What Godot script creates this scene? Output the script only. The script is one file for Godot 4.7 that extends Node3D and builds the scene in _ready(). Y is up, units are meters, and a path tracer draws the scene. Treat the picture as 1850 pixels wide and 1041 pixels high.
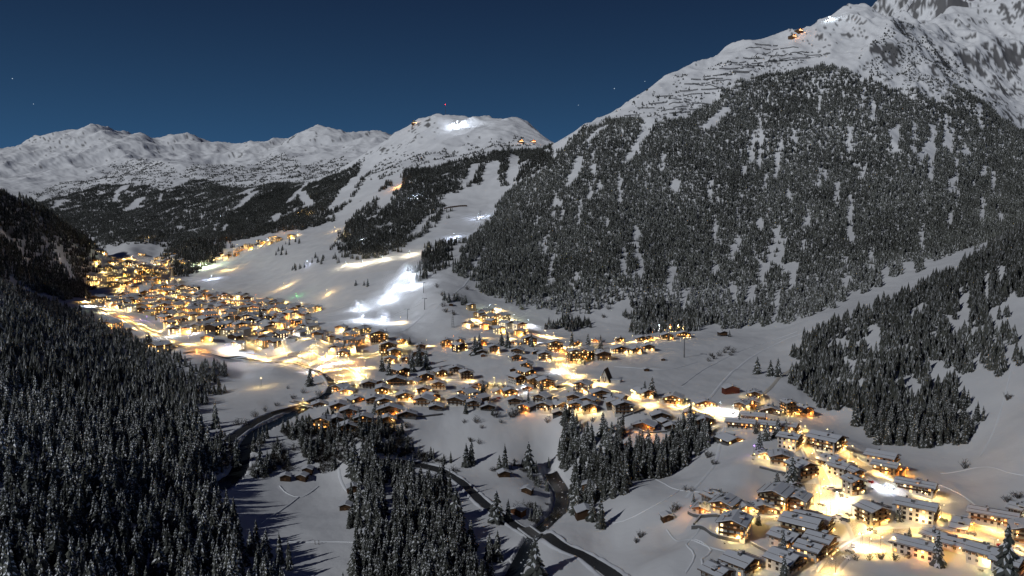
extends Node3D

# ---------------------------------------------------------------- data (world metres: x to the right, z towards the viewer)
var CX := PackedFloat32Array([122.3,163.6,193.1,110.7,170.8,128,157.7,176.7,208.6,213.4,224.6,174.4,218.3,172.9,215.7,144.4,152.9,114.7,136.7,79.9,53.3,118.5,58.5,26.2,39.5,185.6,79.6,204.1,2.8,229.5,251.5,101.2,35.1,193.1,277.4,-29.4,302.2,-12.1,-37.5,-58.6,-86.5,34.4,2.3,-117.1,-89.2,-121.7,-148.8,-124.2,-55.3,-163.1,-212.7,-96.5,-134.1,-280.7,-209.8,-145.5,-69.2,-308,-235,-491.7,-376.1,-478.7,-574.8,-392.8,-434.4,-422.9,-351.9,-578.4,-568.7,-678.7,-463.4,-788,-785.4,-670.4,-684.7,-1129.9,-890,-1278.1,-1076.1,-1113.1,-976.4,-80.2,-29.6,42.9,119.8,154.6,-69.4,-23,15,67.3,98,131.4,60.1,98.8,-29.4,13.2,-8.9,-2,34,25.5,32,17.4,1.6,-1.4,44.9,55.5,36.2,10.8,39.1,-27.5,20.1,79.1,76.3,88,71.4,101.9,131.5,84.1,112.8,96.3,148.6,-163.1,-128.1,-93.4,-117.2,-82.5,-174.7,-96.7,-59.6,-27.8,-57.5,-82.7,-47.2,-248.7,-250.1,-259.6,-297.1,-267.8,-207.7,-309.8,-177.5,-185.7,-200.6,-140.2,-179.6,-173.7,-152,-114,-195.6,-228.8,-278,-159.5,-321.5,-332.5,-307.9,-296.8,-618.8,-710,-862.7,-477.3,-411.4,-327.1,-394.8,-331.7,-276.5,-236.5,-284.8,-244.7,-217.8,-199.4,-226.8,-198.8,-173.8,-153.7,-361.4,-517.3,-191.3,-156.9,-125.8,-248.8,-129.3,-96.5,-55.3,0,61.4,121.1,182.5,-698.2,-749.3,-993.5,-964.3,-969.1,-1048.4,-1195,-1164.2,-1140.5,-1275,-1419.1,-966,-980.1,-881.5,-873,-863.2,-909.7,-1249.4,-1346.3,-1572.9,278.6,259.4,256.5,297.1,322.7,284.3,299,330.6,367.6,419.7,490.9,538,436,361.4,294.6,281.4,434.6,306,349.8,394.7,453.7,520.2,583,648.4,723.1,817.8,321.1,385.4,454.7,335.6,298.4,331.9,470.3,543.9,642.4,767,921.3,1139,392.1,339.8,309.3,213.9,106,35.6,4.2,-49.6,270.7,144.6,183.5,62.5,71.2,26.3,85,163.6,249.6,340.4,411.5,477.9,195.7,294.4,396.2,479.2,556.2,625.2,743.8,96.7,228.7,340.7,454.1,568.6,676.3,766.6,885.6,1024.2,1187.5,1406.4,524.7,654.4,780.2,884.1,1020.5,1165.5,1297.3,720.7,864.1,986.9,1113.4,1142.3,1230.5,40.9,112,169.2,263.1,362.4,474.2,604.6,728.4,783.5,875.9,958.2,1042,1123.8,1221.7,353,624.7,955,1270.4,1268,1313.1,1435.5,1541.6,1594.9,1472,1689.8,1749.6,1807.6,1957.8,1899.2,2092.9,1812.3,2253.5,1559.4,1777.1,1622.9,1850.9,1918.8,2007.1,2063.5,2045.7,2122.5,2281.6,2581.2,2987.2,2186.8,2609.3,3167.8,3989.9,-155.4,-243.4,-347.8,-209.2,-325.1,-479,-104,-60.9,-117,-194.9,-74.8,-295.7,-423.3,-595.1,-664.9,-668.4,-88.3,-144.6,-247.1,-351.8,-486.3,-639.7,-751.2,-833.4,-59.7,-139.4,-258.6,-370.9,-489,-638,-51.7,-157.4,-290.2,-425.4,-590.5,8.3,-91.1,-233,-371,-526.5,115.1,28.6,-90.5,-202.6,-312.1,-461.7,159.4,122.8,52.9,-54.1,-163.7,-261.9,-343.8,-417.1,-523.5,218.2,62.6,-192.8,-398.7,-595.4,-686.9,-793.9,-890.6,-1024.6,-772.8,-954.1,-1282.3,-1623.5,-1230.1,-1429.6,-2026.8,-1125.7,-883.1,-2361.4,-2838.8,-2174.4,-2022.3,-1995.1,-1513,-1168.6,-1066.5,-3206.4,-3059.6,-2763.7,-2607.9,-2191.2,-1714.2,-4248.2,-4114.5,-3996.8,-3825.9,-3696.7,-3555.6,-3452.7,-3347.2,-3253.5,-3160.4,-3037.2,-2933.9,-2994.1,-2873.5,-2754.7,-2551.3,-2362,-2178,-1918.8,-1710,-1529.7,-1433.4,-1333.5,-1199,-1066,-911.2,-556.2,-4844.1,-5509.4,-6434.4,-5287.7,-4243.2,-3074.3,-1856.8,-696.7,730.8,1813.4,3765.6,5209.3,-2997,-2143,-2181.9,-4470.3,600,300,160,500,900,120,-60,0,-100,-240,-400,-120,100,0,60,-60])
var CZ := PackedFloat32Array([-355.7,-362,-343.9,-378.5,-412.3,-317.3,-298.8,-469,-429.7,-381.6,-354.9,-535.8,-550.2,-598.3,-473.6,-473.6,-621.4,-631,-661.6,-640.9,-651.1,-740.7,-714.8,-667.9,-740.7,-714.8,-830.8,-885.7,-797.8,-725.6,-700.2,-922,-900.8,-991.9,-967.5,-922,-861.1,-679.5,-702.1,-658.2,-638.2,-644.1,-652.1,-619.4,-760.8,-760.8,-734.2,-853.6,-820.3,-939.4,-984.7,-939.4,-1024.1,-1087.6,-1040.9,-1003.1,-1029.8,-977.8,-908.8,-1078.4,-848.4,-959.5,-1049.8,-1250.4,-1171.6,-1040.3,-985,-1378.7,-1193.6,-1327.3,-1327.3,-1501.7,-1652.8,-1573.7,-1269.3,-2218.2,-2059.2,-2403.7,-2339.1,-2350,-2300,-624.9,-638.2,-632.4,-610.4,-593.1,-587.1,-582.9,-597.3,-607.9,-583.4,-583.4,-540.3,-540.3,-546.6,-523.2,-491.6,-559.1,-543.6,-592.7,-523.9,-483.6,-429.7,-395.5,-461.3,-439.7,-435.6,-428.2,-399.7,-509.4,-368.8,-430.6,-471.7,-399.5,-358.8,-449.7,-502.2,-336,-417.9,-386.6,-454.5,-534.5,-549.1,-471.2,-444.8,-399.7,-500.9,-364.7,-364.7,-364.7,-455.8,-562.6,-525.8,-616.5,-695.1,-768.2,-796.1,-847.4,-758.5,-881.8,-682.2,-642.5,-590.8,-603.7,-563.7,-570.8,-582.1,-579.7,-847.9,-883.7,-922.6,-847.9,-898,-860.2,-850,-780,-950,-900,-900,-780,-800,-760,-600,-600,-600,-580,-430,-440,-470,-500,-340,-355,-385,-405,-430,-650,-285,-320,-350,-280,-190,-210,-230,-240,-220,-210,-210,-1200,-1150,-1900,-1650,-1500,-1400,-1300,-1800,-1950,-1700,-1600,-1570,-1770,-1450,-1560,-1330,-1680,-2300,-2200,-2200,-560,-590,-660,-535,-540,-480,-450,-500,-590,-640,-760,-760,-600,-470,-380,-400,-520,-830,-860,-880,-900,-930,-960,-990,-1000,-1000,-690,-720,-780,-650,-730,-600,-1050,-1080,-1150,-1250,-1350,-1450,-1000,-990,-1080,-1100,-1110,-1120,-1180,-1280,-1110,-1170,-1210,-1180,-1350,-1500,-1620,-1330,-1290,-1290,-1230,-1180,-1600,-1530,-1510,-1440,-1380,-1320,-1370,-1850,-1880,-1780,-1740,-1720,-1690,-1630,-1640,-1680,-1750,-1800,-2020,-1990,-1960,-1890,-1900,-1920,-2000,-2200,-2180,-2120,-2200,-2080,-2080,-2350,-2150,-2120,-2170,-2230,-2290,-2340,-2380,-2400,-2430,-2450,-2470,-2500,-2560,-2900,-3000,-3100,-3200,-2900,-2600,-2560,-2560,-2500,-2300,-3100,-2950,-2850,-3100,-3250,-3000,-2500,-2700,-2200,-2100,-3500,-3800,-4000,-4050,-4050,-3900,-3900,-4000,-4100,-4100,-4700,-4900,-5000,-5200,-1190,-1210,-1350,-1320,-1420,-1600,-1180,-1150,-1330,-1500,-1420,-1530,-1650,-1820,-1800,-1650,-1680,-1650,-1720,-1760,-1900,-2050,-2120,-2100,-1900,-1900,-2000,-2000,-2150,-2250,-2120,-2150,-2250,-2300,-2450,-2380,-2380,-2480,-2600,-2650,-2550,-2750,-2900,-2950,-2900,-2950,-2700,-2950,-3050,-3120,-3150,-3150,-3200,-3250,-3350,-3300,-3600,-3700,-3700,-3800,-4200,-4000,-3500,-3300,-2600,-2700,-3500,-3200,-2600,-2700,-3600,-2700,-2400,-4000,-4400,-4300,-4500,-4900,-4300,-4600,-5200,-5200,-5600,-5800,-6200,-6000,-5800,-6200,-6400,-6500,-6600,-6700,-6700,-6700,-6700,-6650,-6650,-6600,-6600,-6900,-6900,-6900,-6800,-6600,-6600,-6500,-6400,-6300,-6300,-6300,-6400,-6400,-6400,-6400,-6200,-6000,-8200,-8200,-8400,-8400,-8200,-8000,-6000,-5500,-7000,-7000,-3500,-2500,-2200,-4500,-400,-200,-120,-280,-500,-200,-200,-100,-120,-200,-300,-100,-80,-60,-50,-50])
var CW := PackedFloat32Array([-45.042,30.272,107.25,189.24,51.403,-47.979,-65.09,22.996,-37.616,-98.886,-123.15,-21.309,-211.85,-86.456,-142.55,-356.04,-217.91,-200.07,144.23,-152.62,403.65,10.422,40.729,-479.69,91.213,18.879,62.31,44.517,-109.99,38.644,-487.22,-153.74,-55.601,-252.95,-255.59,-138.53,311.99,377.62,31.881,141.42,1168.8,871.03,-172.96,-121.18,-80.421,47.581,-128.15,18.16,147.34,263.28,778.04,72.818,1733.3,76.465,-351.45,-1807.4,-203.31,-215.19,-2767.5,99.265,136.37,66.774,10.845,-197.6,100.65,-11.77,-53.901,141.85,-120.78,497.14,-332.4,-1625,-275.44,-944.96,-601.02,3785.9,-406.14,6700.3,12502,-12381,-3422.5,-1916.4,-587.87,-1595.5,76.973,83.865,1053.2,411.55,-683.1,208.46,-170.92,109.84,-382.1,379.29,-33.362,-617.71,-170.62,-55.6,-64.391,1587.9,552.93,383.56,609.72,149.12,-135.98,321.15,-206.1,-696.58,206.98,165.55,-56.156,-211.75,-214.09,625.38,-210.24,-6.8424,131.45,55.972,-117.41,-526.17,277.98,240.05,531.12,-72.139,-59.824,-20.853,89.155,60.101,15.791,-127.16,-33.953,254.36,-357.37,-83.186,-88.609,-63.962,-957.2,-770.56,0.5893,1814.8,156.72,-7.071,-7.6591,354.41,-395.76,179.28,-372.44,-763.94,-381.62,2371.7,826.54,68.151,-1740.3,-803.57,1142.5,897.93,-300.18,36.712,-35.598,-52.855,15.502,5.0171,13.897,41.128,57.106,47.509,-90.641,-30.374,-9.1711,-21.052,-38.345,29.08,-43.392,23.457,86.472,106.77,17.495,60.926,-7.0459,18.435,-116.72,-129.29,-116.5,100.67,10.271,274.12,-32.072,116.19,657.21,-221.17,-3281.6,-1757.9,-404.17,-355.57,1085.8,783.65,441.78,119.15,-925.61,-2272.1,2232.2,2959.1,-72.222,3437.1,-6551.7,-46.794,-1083.6,98.752,155.26,441.39,-27.139,289.74,110.83,94.793,-292.31,-70.847,-122.57,48.675,132.09,-0.66642,-3.2078,-64.355,203.24,34.363,-69.137,-247.57,-116.19,-57.76,-117.65,-83.977,-137.19,-100.52,-450.01,-483.05,-30.184,156.23,210.68,442.05,-3.2844,108.44,240.17,-42.843,132.1,84.307,470.23,-229.94,243.96,300.68,312.18,205.98,373.21,-268.39,497.11,-108.11,137.45,28.919,-185.96,333.87,66.046,174.77,-476.27,-47.862,-1.9941,101.85,-19.646,-99.077,191.71,82.963,71.363,-141.31,122.38,-30.107,-362.88,149.43,144.66,-236.18,154.17,-52.3,11.206,-53.826,211.85,-46.174,-213.29,799.44,-325.12,-1.6355,154.49,44.24,-149.75,286.4,1306.2,829.16,533.97,-1100.9,-46.244,-387.48,2989.8,-398.53,-380.6,-189.44,-318.16,-689.07,-438.29,-1058.5,-378.54,-906.25,-225.53,-1942.3,772.85,-853.58,1310.4,128.9,596.3,1513.9,725.87,72.498,1018.6,-2637.8,2098.3,1293.5,78.779,800.07,1916.7,-438.42,-503.86,-1841.7,212.53,-693.57,-211.8,1130.7,-1091.4,2629.2,-6333.3,-6021.4,7177.4,5948.9,-3788.3,-587.61,-713.57,-1185.1,2261.1,-1736.1,822.88,-2704.4,763.19,-226.06,983.9,-109.55,-569.56,540.81,-1156.3,363.11,-108.01,131.64,-429.85,44.333,-524.18,501.33,-450.07,997.14,262.39,-134.93,-9.6575,33.091,-187.98,-349.3,-162.95,886.42,908.04,-675.63,494.72,-68.834,526.56,-66.93,-80.927,-51.652,-466.3,-294.42,-43.356,-2054,-157.91,746.14,-575.56,-45.257,-161.05,-4.0149,532.26,859.92,-340.76,1566.7,132.41,-900.77,-1171,-1027.2,353.49,-1890.2,122.22,-1102.1,-1128.7,1924.8,20.961,132.26,-28.357,2087.6,-346.99,-380.19,556.01,-302.15,381.88,-423.98,-131.21,-70.922,-1190.8,-22.423,282.61,889.83,402.66,478.96,-370.22,-167.87,-32.98,-965.57,285.81,-68.362,164.03,814.68,893.88,1125.1,-513.69,1059.6,1812.1,2250.4,-3242.2,2796,-3740,2019.8,7279.8,-23161,8884.4,22639,-24581,-5543,13671,8307.1,-16366,2347.4,2931,575.26,-3673.1,4266,-5445.6,8016.3,-19606,17058,-5941.2,-2062.7,1949,-128.07,-1236.3,-2504.5,1450.2,700.47,805.49,1628.9,716.93,457.06,191.96,252.66,713.89,1649.9,358.28,869.48,-548.59,1295.9,173.81,-54.614,-2.0851,-18.231,227.92,-246.16,158.37,-1.7602,87.17,60.74,7.1173,-17.532,6.5375,-54.237,-89.951,-96.635,-477.67,43.593,227.35])
var F_LEFT := [-310,-856,-305,-795,-290,-736,-272,-667,-253,-617,-231,-580,-215,-550,-198,-512,-176,-464,-160,-432,-142,-412,-123,-380,-109,-352,-96,-322,-85,-296,-76,-273,-68,-255,-76,-251,-82,-246,-88,-239,-92,-230,-95,-218,-98,-208,-103,-204,-108,-202,-113,-199,-118,-196,-122,-192,-127,-190,-135,-191,-144,-195,-153,-199,-163,-202,-172,-205,-181,-208,-189,-209,-197,-211,-206,-220,-215,-231,-226,-243,-238,-256,-251,-271,-266,-288,-282,-306,-301,-327,-322,-351,-347,-379,-374,-411,-404,-444,-435,-480,-469,-519,-508,-564,-553,-614,-601,-670,-654,-731,-716,-801,-706,-822,-697,-845,-689,-873,-681,-903,-662,-919,-642,-936,-769,-1181,-739,-1212,-675,-1166,-586,-1071,-485,-973,-424,-901,-378,-852,-336,-835]
var F_GORGE := [-223,-580,-215,-621,-199,-612,-178,-584,-168,-644,-145,-627,-105,-598,-79,-600,-61,-588,-43,-574,-69,-582,-91,-564,-118,-551,-143,-552,-165,-543,-183,-535,-201,-527]
var F_WEDGE := [-119,-547,-91,-564,-68,-559,-53,-524,-44,-486,-32,-464,-22,-446,-14,-430,-13,-394,-11,-356,-10,-333,-9,-314,-20,-313,-31,-311,-42,-309,-53,-307,-63,-304,-68,-329,-74,-357,-80,-387,-79,-424,-98,-506,-112,-534]
var F_MIDDLE := [40,-629,52,-631,63,-605,71,-582,98,-571,102,-555,121,-583,137,-611,149,-597,148,-562,138,-527,115,-527,82,-506,60,-476,46,-472,37,-508,35,-559,27,-597,33,-614]
var F_KNOLL := [253,-704,304,-825,341,-883,377,-881,422,-899,458,-908,447,-827,426,-765,415,-718,403,-668,387,-639,389,-665,380,-671,361,-628,346,-584,335,-556,327,-548,311,-541,304,-548,286,-571,269,-578,263,-585,271,-616,277,-648,262,-674,257,-685]
var F_KNOLLBAND := [462,-917,530,-948,598,-984,867,-1323,971,-1409,723,-1001,624,-852,573,-773,522,-695,517,-719,512,-745,507,-787,491,-805,466,-758,430,-682,402,-625,388,-608,405,-660,432,-724,448,-776,454,-817]
var F_BIGMOUNTAIN := [169,-2076,250,-2064,314,-2016,349,-1975,419,-1981,521,-2061,612,-2136,685,-2159,756,-2171,843,-2164,871,-2086,947,-2030,1008,-1982,1066,-1975,1147,-2062,1192,-2037,1222,-1993,1281,-1975,1373,-1978,1431,-1936,1299,-1754,1185,-1596,680,-913,669,-939,663,-974,856,-1322,759,-1251,704,-1223,658,-1209,568,-1162,499,-1115,420,-1053,364,-1041,343,-1077,313,-1094,269,-1102,238,-1084,205,-1091,171,-1115,188,-1210,159,-1221,95,-1172,63,-1191,34,-1188,4,-1216,-22,-1239,-54,-1268,-59,-1321,-103,-1329,-100,-1384,-85,-1616,-55,-1740,-27,-1912,20,-1944,80,-1912,109,-1962]
var F_GAMPEN := [103,-2482,26,-2483,-75,-2408,-211,-2425,-313,-2426,-364,-2323,-357,-2179,-398,-2150,-424,-2052,-396,-1802,-361,-1676,-294,-1579,-248,-1572,-214,-1646,-189,-1738,-159,-1821,-168,-1921,-190,-2012,-135,-2037,-82,-2050,-82,-2218,-55,-2275,-28,-2036,20,-1953,68,-1938,103,-1966]
var F_GAMPENLEFT := [-575,-3062,-678,-3089,-791,-3108,-953,-3214,-1021,-3013,-1018,-2770,-839,-2258,-777,-2238,-654,-2196,-540,-2114,-489,-2149,-464,-2331,-488,-2664]
var F_CLUMP := [-163,-1602,-127,-1607,-116,-1521,-122,-1391,-135,-1323,-155,-1347,-169,-1443,-170,-1547]
var F_FAR := [-2409,-3986,-2359,-4252,-2233,-4416,-1974,-4193,-1687,-3869,-1773,-4275,-1534,-4037,-1208,-3571,-1122,-3786,-791,-3108,-652,-2968,-688,-2700,-773,-2599,-864,-2543,-828,-2250,-946,-2306,-1076,-2455,-1174,-2480,-1397,-2673,-1824,-3238]
var F_RIDGE := [-4185,-5126,-3894,-4977,-3610,-4825,-3316,-4644,-1045,-1538,-1005,-1556,-990,-1610,-2088,-3574,-1217,-2199,-1373,-2627,-919,-1727,-871,-1595,-666,-1202,-755,-1239,-780,-1199,-757,-1105,-682,-947,-696,-923,-715,-906,-732,-889,-834,-1016,-966,-1180]
var F_CHURCH := [-1049,-2391,-966,-2355,-812,-2205,-770,-2129,-779,-2053,-765,-1910,-760,-1831,-788,-1845,-890,-2100]
var F_BASE := [106,-1110,66,-1099,47,-1107,52,-1136,94,-1162,113,-1142]
var F_BASE2 := [162,-1062,172,-1120,189,-1190,220,-1202,256,-1152,285,-1122,313,-1094,299,-1071,251,-1061,208,-1070]
var F_SCRUB := [1064,-2293,1161,-2363,1223,-2292,1271,-2262,1263,-2110,1269,-2000,1210,-1972,1181,-2019,1138,-2045,1062,-1967,1004,-1975,943,-2023,923,-2106,993,-2202]
var F_SCRUBRIDGE := [170,-2091,260,-2147,357,-2195,448,-2238,520,-2266,593,-2294,666,-2275,744,-2276,870,-2278,843,-2164,755,-2166,684,-2153,611,-2131,519,-2056,418,-1975,348,-1969,248,-2045]
var F_SCRUBDOME := [-367,-2340,-313,-2426,-211,-2425,-75,-2408,13,-2471,107,-2556,140,-2515,84,-2023,66,-2707,-45,-2604,-195,-2673,-311,-2709,-490,-2996,-587,-2955]
var F_SCRUBFAR := [-2409,-3986,-991,-1568,-2606,-4317,-2668,-4814,-2673,-5294,-2557,-5525,-1900,-4509,-1866,-4921,-1598,-4732,-1664,-5630,-1169,-4600,-1022,-4818,-564,-3058,-652,-2968,-791,-3108,-1122,-3786,-1208,-3571,-1534,-4037,-1773,-4275,-1687,-3869,-1974,-4193,-2233,-4416,-2359,-4252]
var F_BANK := [-62,-580,-39,-578,-19,-582,6,-581,25,-587,33,-551,28,-528,20,-548,2,-566,-18,-570,-39,-568,-59,-570]
var F_RIVER := [23,-524,29,-523,21,-488,10,-472,2,-484,-2,-488,7,-499,15,-505]
var LANES := [[491.1,-1455.1,419.2,-1296,9.9],
	[469.6,-1491.3,454.9,-1452.7,7.4],
	[343.7,-1332.5,332.5,-1294.8,8.7],
	[221.8,-1405.4,210.2,-1354,6.2],
	[660.5,-1548.5,578.1,-1346.9,7.4],
	[76.1,-1445.7,59.4,-1298.2,5.6],
	[459.2,-1306.8,448.6,-1278.5,9.9],
	[863.5,-1816.3,832.3,-1727.4,12.4],
	[884.4,-1755.3,870.6,-1721.9,13.6],
	[990.5,-1874.9,844.6,-1604.5,8.7],
	[1027.8,-1804.3,1007.4,-1765,12.4],
	[394.1,-1404.4,384.5,-1376.3,7.4],
	[538.7,-2009.4,469.2,-1926.5,18.6],
	[654.1,-1662.3,641.2,-1622.4,9.9],
	[561.2,-1608.9,545.8,-1566.6,7.4],
	[779.8,-1842.7,748,-1767.7,8.7],
	[652.1,-1842.3,641.9,-1805.1,9.9],
	[610.8,-1813.2,581.1,-1743.9,7.4],
	[354.4,-2005.2,260.6,-1827.3,16.1],
	[58.2,-1664.2,48.8,-1622.3,7.4],
	[191.1,-1560.6,180.7,-1518,7.4],
	[380.3,-1241.2,356.9,-1184.8,9.9],
	[273.5,-1232.2,254.5,-1174.2,7.4],
	[430.1,-1007.2,493.7,-1129.9,14.9],
	[590,-1140.9,649.1,-1192.1,16.1],
	[649.1,-1192.1,765.7,-1262.2,14.9],
	[510.2,-1072.3,559.2,-1110.7,12.4],
	[620.4,-1234.9,584.4,-1161.7,12.4],
	[505.8,-1730.4,492.3,-1690.7,8.7],
	[353.8,-1691.8,340.7,-1643.5,7.4],
	[194.5,-1743.7,183,-1691.8,8.7],
	[555.6,-1485,537.4,-1440,7.4],
	[743.4,-1682.1,717.5,-1626.8,8.7],
	[897.4,-1619.3,862.8,-1558.9,9.9],
	[1028.6,-1728.5,996.7,-1677.1,9.9],
	[164.2,-1888.9,130.6,-1783.6,18.6],
	[184.5,-1966.9,231.8,-2025.4,18.6],
	[-34.5,-1976.1,-55.1,-1749.6,20],
	[-545.3,-3049.3,-503.4,-2301.7,60],
	[-350.2,-2230.8,-340.8,-2102.4,40],
	[-772.3,-2912.3,-636.6,-2495.9,30],
	[-1781.6,-3808.7,-1674.9,-3472.7,50],
	[-1062.5,-3346.9,-1030.6,-2979.2,40],
	[-189.4,-1867.5,-217,-1720.3,22],
	[-55.4,-2275.3,-62.9,-2004.2,40],
	[-104.6,-2312.5,-122.7,-2069.7,26],
	[8.3,-2382.7,0,-2016.7,30],
	[-343.3,-2403.9,-320.8,-2200.3,28],
	[-482.3,-2425.6,-495.6,-2326.5,30],
	[-764,-2509.9,-653.7,-2563.6,34],
	[376.8,-819.7,348.2,-749.9,9.9],
	[353.6,-738.8,373.7,-737.6,10],
	[435.8,-840.1,421.4,-817.1,8.7],
	[498.9,-863.8,483.9,-852.9,8.7],
	[321.1,-747.7,346.3,-723.3,8],
	[378.1,-696.3,365.6,-665.3,12],
	[306.3,-678.1,298.3,-729.6,8],
	[343.3,-675.3,335.5,-649.9,10],
	[-212.5,-398.9,-199.6,-407.4,12],
	[-169.6,-585.5,-152.3,-551.4,10],
	[-181.1,-555.6,-180.6,-594.6,8],
	[65.3,-588.7,64.7,-546.7,6],
	[-896.4,-1412.5,-889.6,-1431.9,30],
	[-917.4,-1603.4,-883.5,-1569.7,24],
	[-85.1,-526.7,-70.6,-444.5,4],
	[-21.7,-462.4,-16.3,-409.1,5],
	[63.7,-1541.3,60.2,-1453,4.9],
	[935.2,-1794.7,880.4,-1699.6,6.8],
	[149.2,-1701,132.7,-1562.3,5.8],
	[1036.9,-1877.4,967.5,-1757,7.5],
	[561.8,-1854,522,-1745.6,4.8],
	[630.9,-1192.2,562.2,-1069.1,7.2],
	[549.4,-1290.1,524.1,-1237.7,5.2],
	[907.9,-1762,857,-1669.4,5.7],
	[355.6,-1264.5,340.3,-1228.3,7.8],
	[485.5,-841.7,441.5,-766,7.7],
	[223.9,-1370.7,209.8,-1274.4,6.1],
	[348.2,-1709.6,331.8,-1658.7,6.4],
	[272.9,-1337.3,244.5,-1226,6.8],
	[525,-870.4,491.1,-810.5,4.1],
	[897.6,-1853.3,836.2,-1734.1,6.1],
	[355.2,-1250.7,336,-1184.7,5],
	[881.8,-1576,832.5,-1484.1,4.8],
	[471.7,-1314.4,429.9,-1209,7.7],
	[641,-1212.5,498.2,-950.2,7.5],
	[97,-1750.1,85.6,-1645,5.7],
	[436.8,-1365.1,416.9,-1324.7,4.5],
	[193.5,-1907.1,180.7,-1744,4.3],
	[586.8,-1750.9,555.5,-1670.3,6.6],
	[653.7,-1685.6,618.4,-1608.9,4.5],
	[514.4,-1385.8,494.9,-1341.6,4.7],
	[387.9,-1509.5,369.4,-1432.3,7.2],
	[662.9,-1613.4,622,-1520.7,6.8],
	[412.8,-1439.2,393,-1377.8,6.1],
	[883.8,-1953.4,838.7,-1859.5,7.5],
	[1034.6,-1710.9,944.1,-1553.5,5],
	[608.1,-1958.6,569.6,-1826.5,7.5],
	[718.4,-1385.5,660.9,-1271.7,4.4],
	[789.7,-2046.9,727.2,-1901.8,4.2],
	[152.6,-1878.8,148.3,-1797.6,4.1],
	[1041.4,-1917.3,980.6,-1798.1,7.3],
	[908.7,-1472.5,868,-1403.8,7.1],
	[481.9,-1402.5,441.8,-1300.7,7.7],
	[106.7,-1708.7,96.1,-1566.3,5],
	[239.1,-1759.9,220.1,-1625.9,5.6],
	[422,-1672,398,-1592.3,4.3],
	[408.2,-1206.1,365.8,-1085.6,4.6],
	[604.1,-1324.9,560.6,-1228,5.9],
	[517.5,-1211.1,489.6,-1156.6,7],
	[917.7,-1544.7,824.9,-1390,4.7],
	[346.8,-1827.1,329.7,-1744,4.9],
	[520.2,-1135.9,396.6,-870,5.7],
	[813.5,-1463.8,766.6,-1386.2,4.1],
	[544.7,-1694,513.3,-1614.8,5.3],
	[943.5,-1880,900.3,-1783.2,6.4],
	[419.3,-1321.3,394.2,-1236.6,5.9],
	[582.1,-1223.9,508,-1071,7.8],
	[577.2,-1843.4,533,-1718.4,6.7],
	[546.4,-875,522.1,-839.9,5],
	[197.5,-1396.2,182,-1273.7,5],
	[974.9,-1741.4,899.3,-1609,4.3],
	[110.1,-1333.2,99.9,-1259,6.3],
	[888.6,-2020.5,842.1,-1924.1,5.9],
	[233.1,-1499.5,221.4,-1405.7,6.2],
	[170.7,-1734.7,164.1,-1673.6,7.5],
	[1166.6,-1996.4,1110.8,-1892.4,7.1],
	[-890.5,-3933.7,-778.6,-2751.6,30],
	[-1142.7,-3601,-1118.1,-3303.1,55],
	[-1764.2,-4254.2,-1687,-3984.6,70],
	[-2058,-4221,-2014.1,-4064.8,50],
	[-2009.3,-4037.7,-1914.6,-3812.4,24],
	[-2312,-4061.7,-2232.6,-3853.2,40],
	[-965.1,-2677.2,-928.6,-2534.6,14],
	[-772.6,-2599.2,-740.2,-2459.8,30],
	[-1684.9,-3813.6,-1569.1,-3526.3,14]]
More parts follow.
